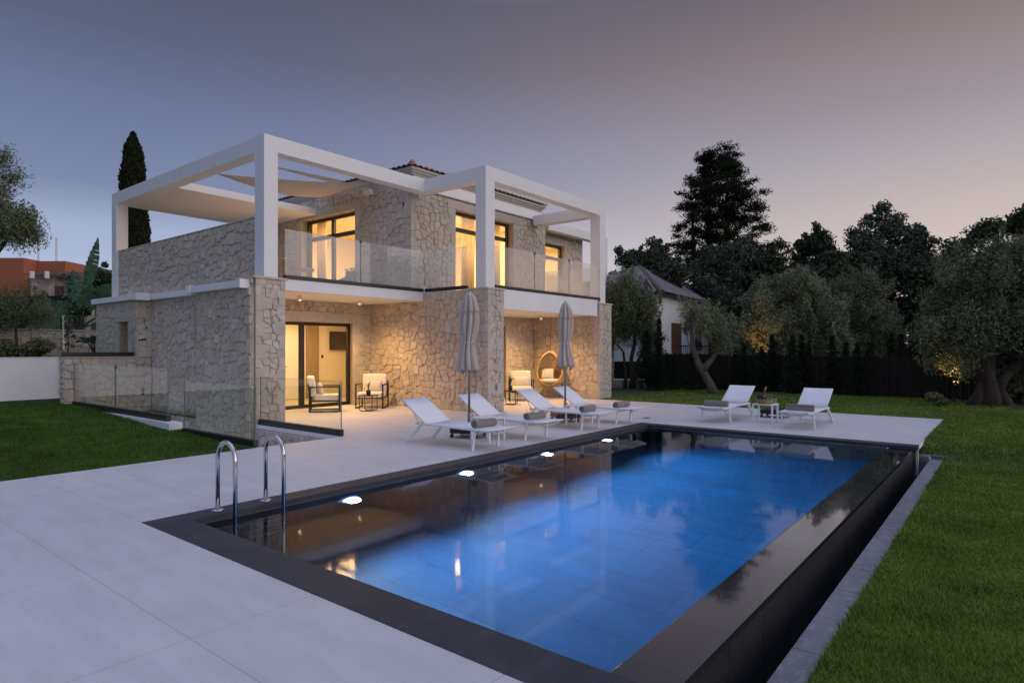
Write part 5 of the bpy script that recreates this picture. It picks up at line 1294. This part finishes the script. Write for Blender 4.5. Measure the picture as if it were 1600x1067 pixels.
def sapling(loc, h, label, sd, n=90, ln=.16, m='plant'):
    rr = random.Random(sd); t = thing('sapling', loc, label, 'sapling'); mb = MB(); mb.tube([(0,0,-.02),(.03,.02,h*.5),(0,0,h)], [.02,.015,.005], 6); mb.build('stem', M['darkbark'], t)
    C = np.array([[rr.gauss(0,.12), rr.gauss(0,.12), h*(.12+.88*rr.random())] for _ in range(n)]); npmesh('leaves', leafquads(C, ln, ln*.5), 4, M[m], t); return t
sapling(at(106,22.4,1.33), 2.9, 'thin leafy sapling standing in front of the stone garden wall at left', 4, 140, .2)
def shrub(px, d, zb, w, h, label, m, sd, n=12, per=260, ln=.13, wd=.05, name='shrub'):
    t = thing(name, at(px,d,zb), label, 'shrub'); bl = inside((0,0,h*.5), (w*.7,w*.7,h*.4), n, .2, w*.34, zmin=.05)
    mb = MB()
    for p, r in bl[:8]: mb.tube([(0,0,-.03), tuple(np.array(p)*.6), tuple(p)], [.03,.02,.008], 5)
    mb.build('stem', M['darkbark'], t); o = crownmesh(bl, per, ln, wd, M[m], t); o.name = 'foliage'
shrub(168, 31, 2.25, .95, 4.0, 'dark dense bush between the banana-like plant and the pergola', 'darkleaf', 41, 18, 300, .18, .09)
shrub(62, 21.3, 1.33, .75, .5, 'low dark green shrub at the foot of the stone garden wall', 'olive', 42)
shrub(10, 21.0, 1.33, .8, .55, 'low feathery shrub above the white garden wall at the left edge', 'olive', 43)
shrub(122, 25.0, 2.25, .5, 1.3, 'bright green bush at the foot of the banana-like plant', 'plant', 44, 10, 120, .22, .13)
shrub(155, 36, 2.2, 1.0, 5.6, 'small bush peeking above the orange house beside the poles', 'darkleaf', 45, 14, 240, .2, .1)
shrub(1588, 18.6, -.02, .9, 1.3, 'grey-green shrub at the foot of the old olive, right edge', 'olive', 46, 14, 260)
shrub(1470, 17.9, -.02, .45, .35, 'small weedy shrub left of the old olive trunk', 'olive', 47, 8, 120)
mb = MB(); mb.box(-.16,-.16,0,.16,.16,2.35); tag(mb.build('wooden_post', M['cornice']), 'grey square post beside the banana-like plant at left', 'post').location = at(140,28.0,1.33)
# planter foliage on the balcony
bl = inside((0,0,.45), (.14,.55,.25), 9, .2, .15, zmin=.2); o = crownmesh(bl, 70, .14, .06, M['plant'], pt); o.name = 'foliage'

# garden uplights (warm spots in the olive crowns)
def uplight(loc, aim, e, label):
    t = thing('garden_spotlight', loc, label, 'garden light', 'garden spotlights under the olive trees')
    mb = MB(); mb.lathe([(.05,0),(.05,.02),(.012,.03),(.012,.12)], 12); mb.lathe([(.03,.12),(.05,.14),(.055,.22),(.048,.22)], 14); mb.build('body', M['black'], t)
    l = bpy.data.lights.new('uplight', 'SPOT'); l.energy = e; l.color = (1,.52,.20); l.spot_size = math.radians(46); l.spot_blend = .7; l.shadow_soft_size = .04
    lo = bpy.data.objects.new('uplight', l); COL.objects.link(lo); p = Vector(loc)+Vector((0,0,.26)); lo.location = p
    lo.rotation_euler = (Vector(aim)-p).to_track_quat('-Z','Y').to_euler()
pa = at(1190,24.2,-.02); uplight(pa, at(1188,25.0,2.7), UP_E, 'small black garden spotlight below the silvery olive')
pb_ = at(1492,17.7,-.02); uplight(pb_, at(1478,17.4,1.9), UP_E*.8, 'small black garden spotlight left of the old olive trunk')

# ================================================================ SKY, LIGHT, CAMERA
w = bpy.data.worlds.new('World'); sc.world = w; w.use_nodes = True
nt = w.node_tree; N, L = nt.nodes, nt.links; bg = N['Background']
tc = N.new('ShaderNodeTexCoord'); sx = N.new('ShaderNodeSeparateXYZ'); L.new(tc.outputs['Generated'], sx.inputs[0])
def ramp(stops):
    r = N.new('ShaderNodeValToRGB'); r.color_ramp.interpolation = 'EASE' if False else 'LINEAR'; e = r.color_ramp.elements
    while len(e) < len(stops): e.new(.5)
    for i, (p, c) in enumerate(stops): e[i].position = p; e[i].color = (*c, 1)
    L.new(sx.outputs['Z'], r.inputs[0]); return r.outputs[0]
cool, warm = ramp(COOL), ramp(WARM)
# how far round towards the afterglow
cb = N.new('ShaderNodeCombineXYZ'); L.new(sx.outputs['X'], cb.inputs[0]); L.new(sx.outputs['Y'], cb.inputs[1])
nm = N.new('ShaderNodeVectorMath'); nm.operation = 'NORMALIZE'; L.new(cb.outputs[0], nm.inputs[0])
dt = N.new('ShaderNodeVectorMath'); dt.operation = 'DOT_PRODUCT'; L.new(nm.outputs[0], dt.inputs[0]); g = math.radians(GLOW_AZ); dt.inputs[1].default_value = (math.cos(g), math.sin(g), 0)
mr = N.new('ShaderNodeMapRange'); mr.interpolation_type = 'SMOOTHSTEP'; mr.inputs[1].default_value = -.3; mr.inputs[2].default_value = 1.0; L.new(dt.outputs['Value'], mr.inputs[0])
mx = N.new('ShaderNodeMix'); mx.data_type = 'RGBA'; L.new(mr.outputs[0], mx.inputs[0]); L.new(cool, mx.inputs[6]); L.new(warm, mx.inputs[7])
# a physical twilight sky adds its own tint
sk = N.new('ShaderNodeTexSky'); sk.sky_type = 'NISHITA'; sk.sun_disc = False; sk.sun_elevation = math.radians(-1.5 if False else 0.5); sk.sun_rotation = math.radians(90-GLOW_AZ); sk.dust_density = 2.0
vs_ = N.new('ShaderNodeVectorMath'); vs_.operation = 'SCALE'; vs_.inputs[3].default_value = NISH; L.new(sk.outputs[0], vs_.inputs[0])
ad = N.new('ShaderNodeVectorMath'); ad.operation = 'ADD'; L.new(mx.outputs[2], ad.inputs[0]); L.new(vs_.outputs[0], ad.inputs[1])
L.new(ad.outputs[0], bg.inputs[0]); bg.inputs[1].default_value = SKY_S
if SUN_E > 0:
    s = bpy.data.lights.new('afterglow', 'SUN'); s.energy = SUN_E; s.angle = math.radians(70); s.color = (1, .90, .90)
    so_ = bpy.data.objects.new('afterglow', s); COL.objects.link(so_)
    g2 = math.radians(SUN_AZ); el = math.radians(SUN_EL); so_.rotation_euler = Vector((math.cos(g2)*math.cos(el), math.sin(g2)*math.cos(el), math.sin(el))).to_track_quat('Z','Y').to_euler()
cam = bpy.data.cameras.new('camera'); co = bpy.data.objects.new('camera', cam); COL.objects.link(co)
co.location = (0,0,CAMH); co.rotation_euler = (math.pi/2, 0, YAW-math.pi/2)
cam.sensor_width = 36; cam.lens = FPX/1600*36; cam.shift_y = (HOR-533.5)/1600; cam.clip_start = .05; cam.clip_end = 3000
sc.camera = co
vsn = sc.view_settings; vsn.view_transform = 'Standard'; vsn.look = 'None'; vsn.exposure = EXPO; vsn.gamma = 1
cyc = sc.cycles; cyc.use_denoising = True; cyc.max_bounces = 8; cyc.diffuse_bounces = 4; cyc.glossy_bounces = 4; cyc.transparent_max_bounces = 24; cyc.transmission_bounces = 6
cyc.caustics_reflective = False; cyc.caustics_refractive = False; cyc.sample_clamp_indirect = 6; cyc.use_light_tree = True
for o_ in bpy.data.objects:
    if '_o' in o_: del o_['_o']
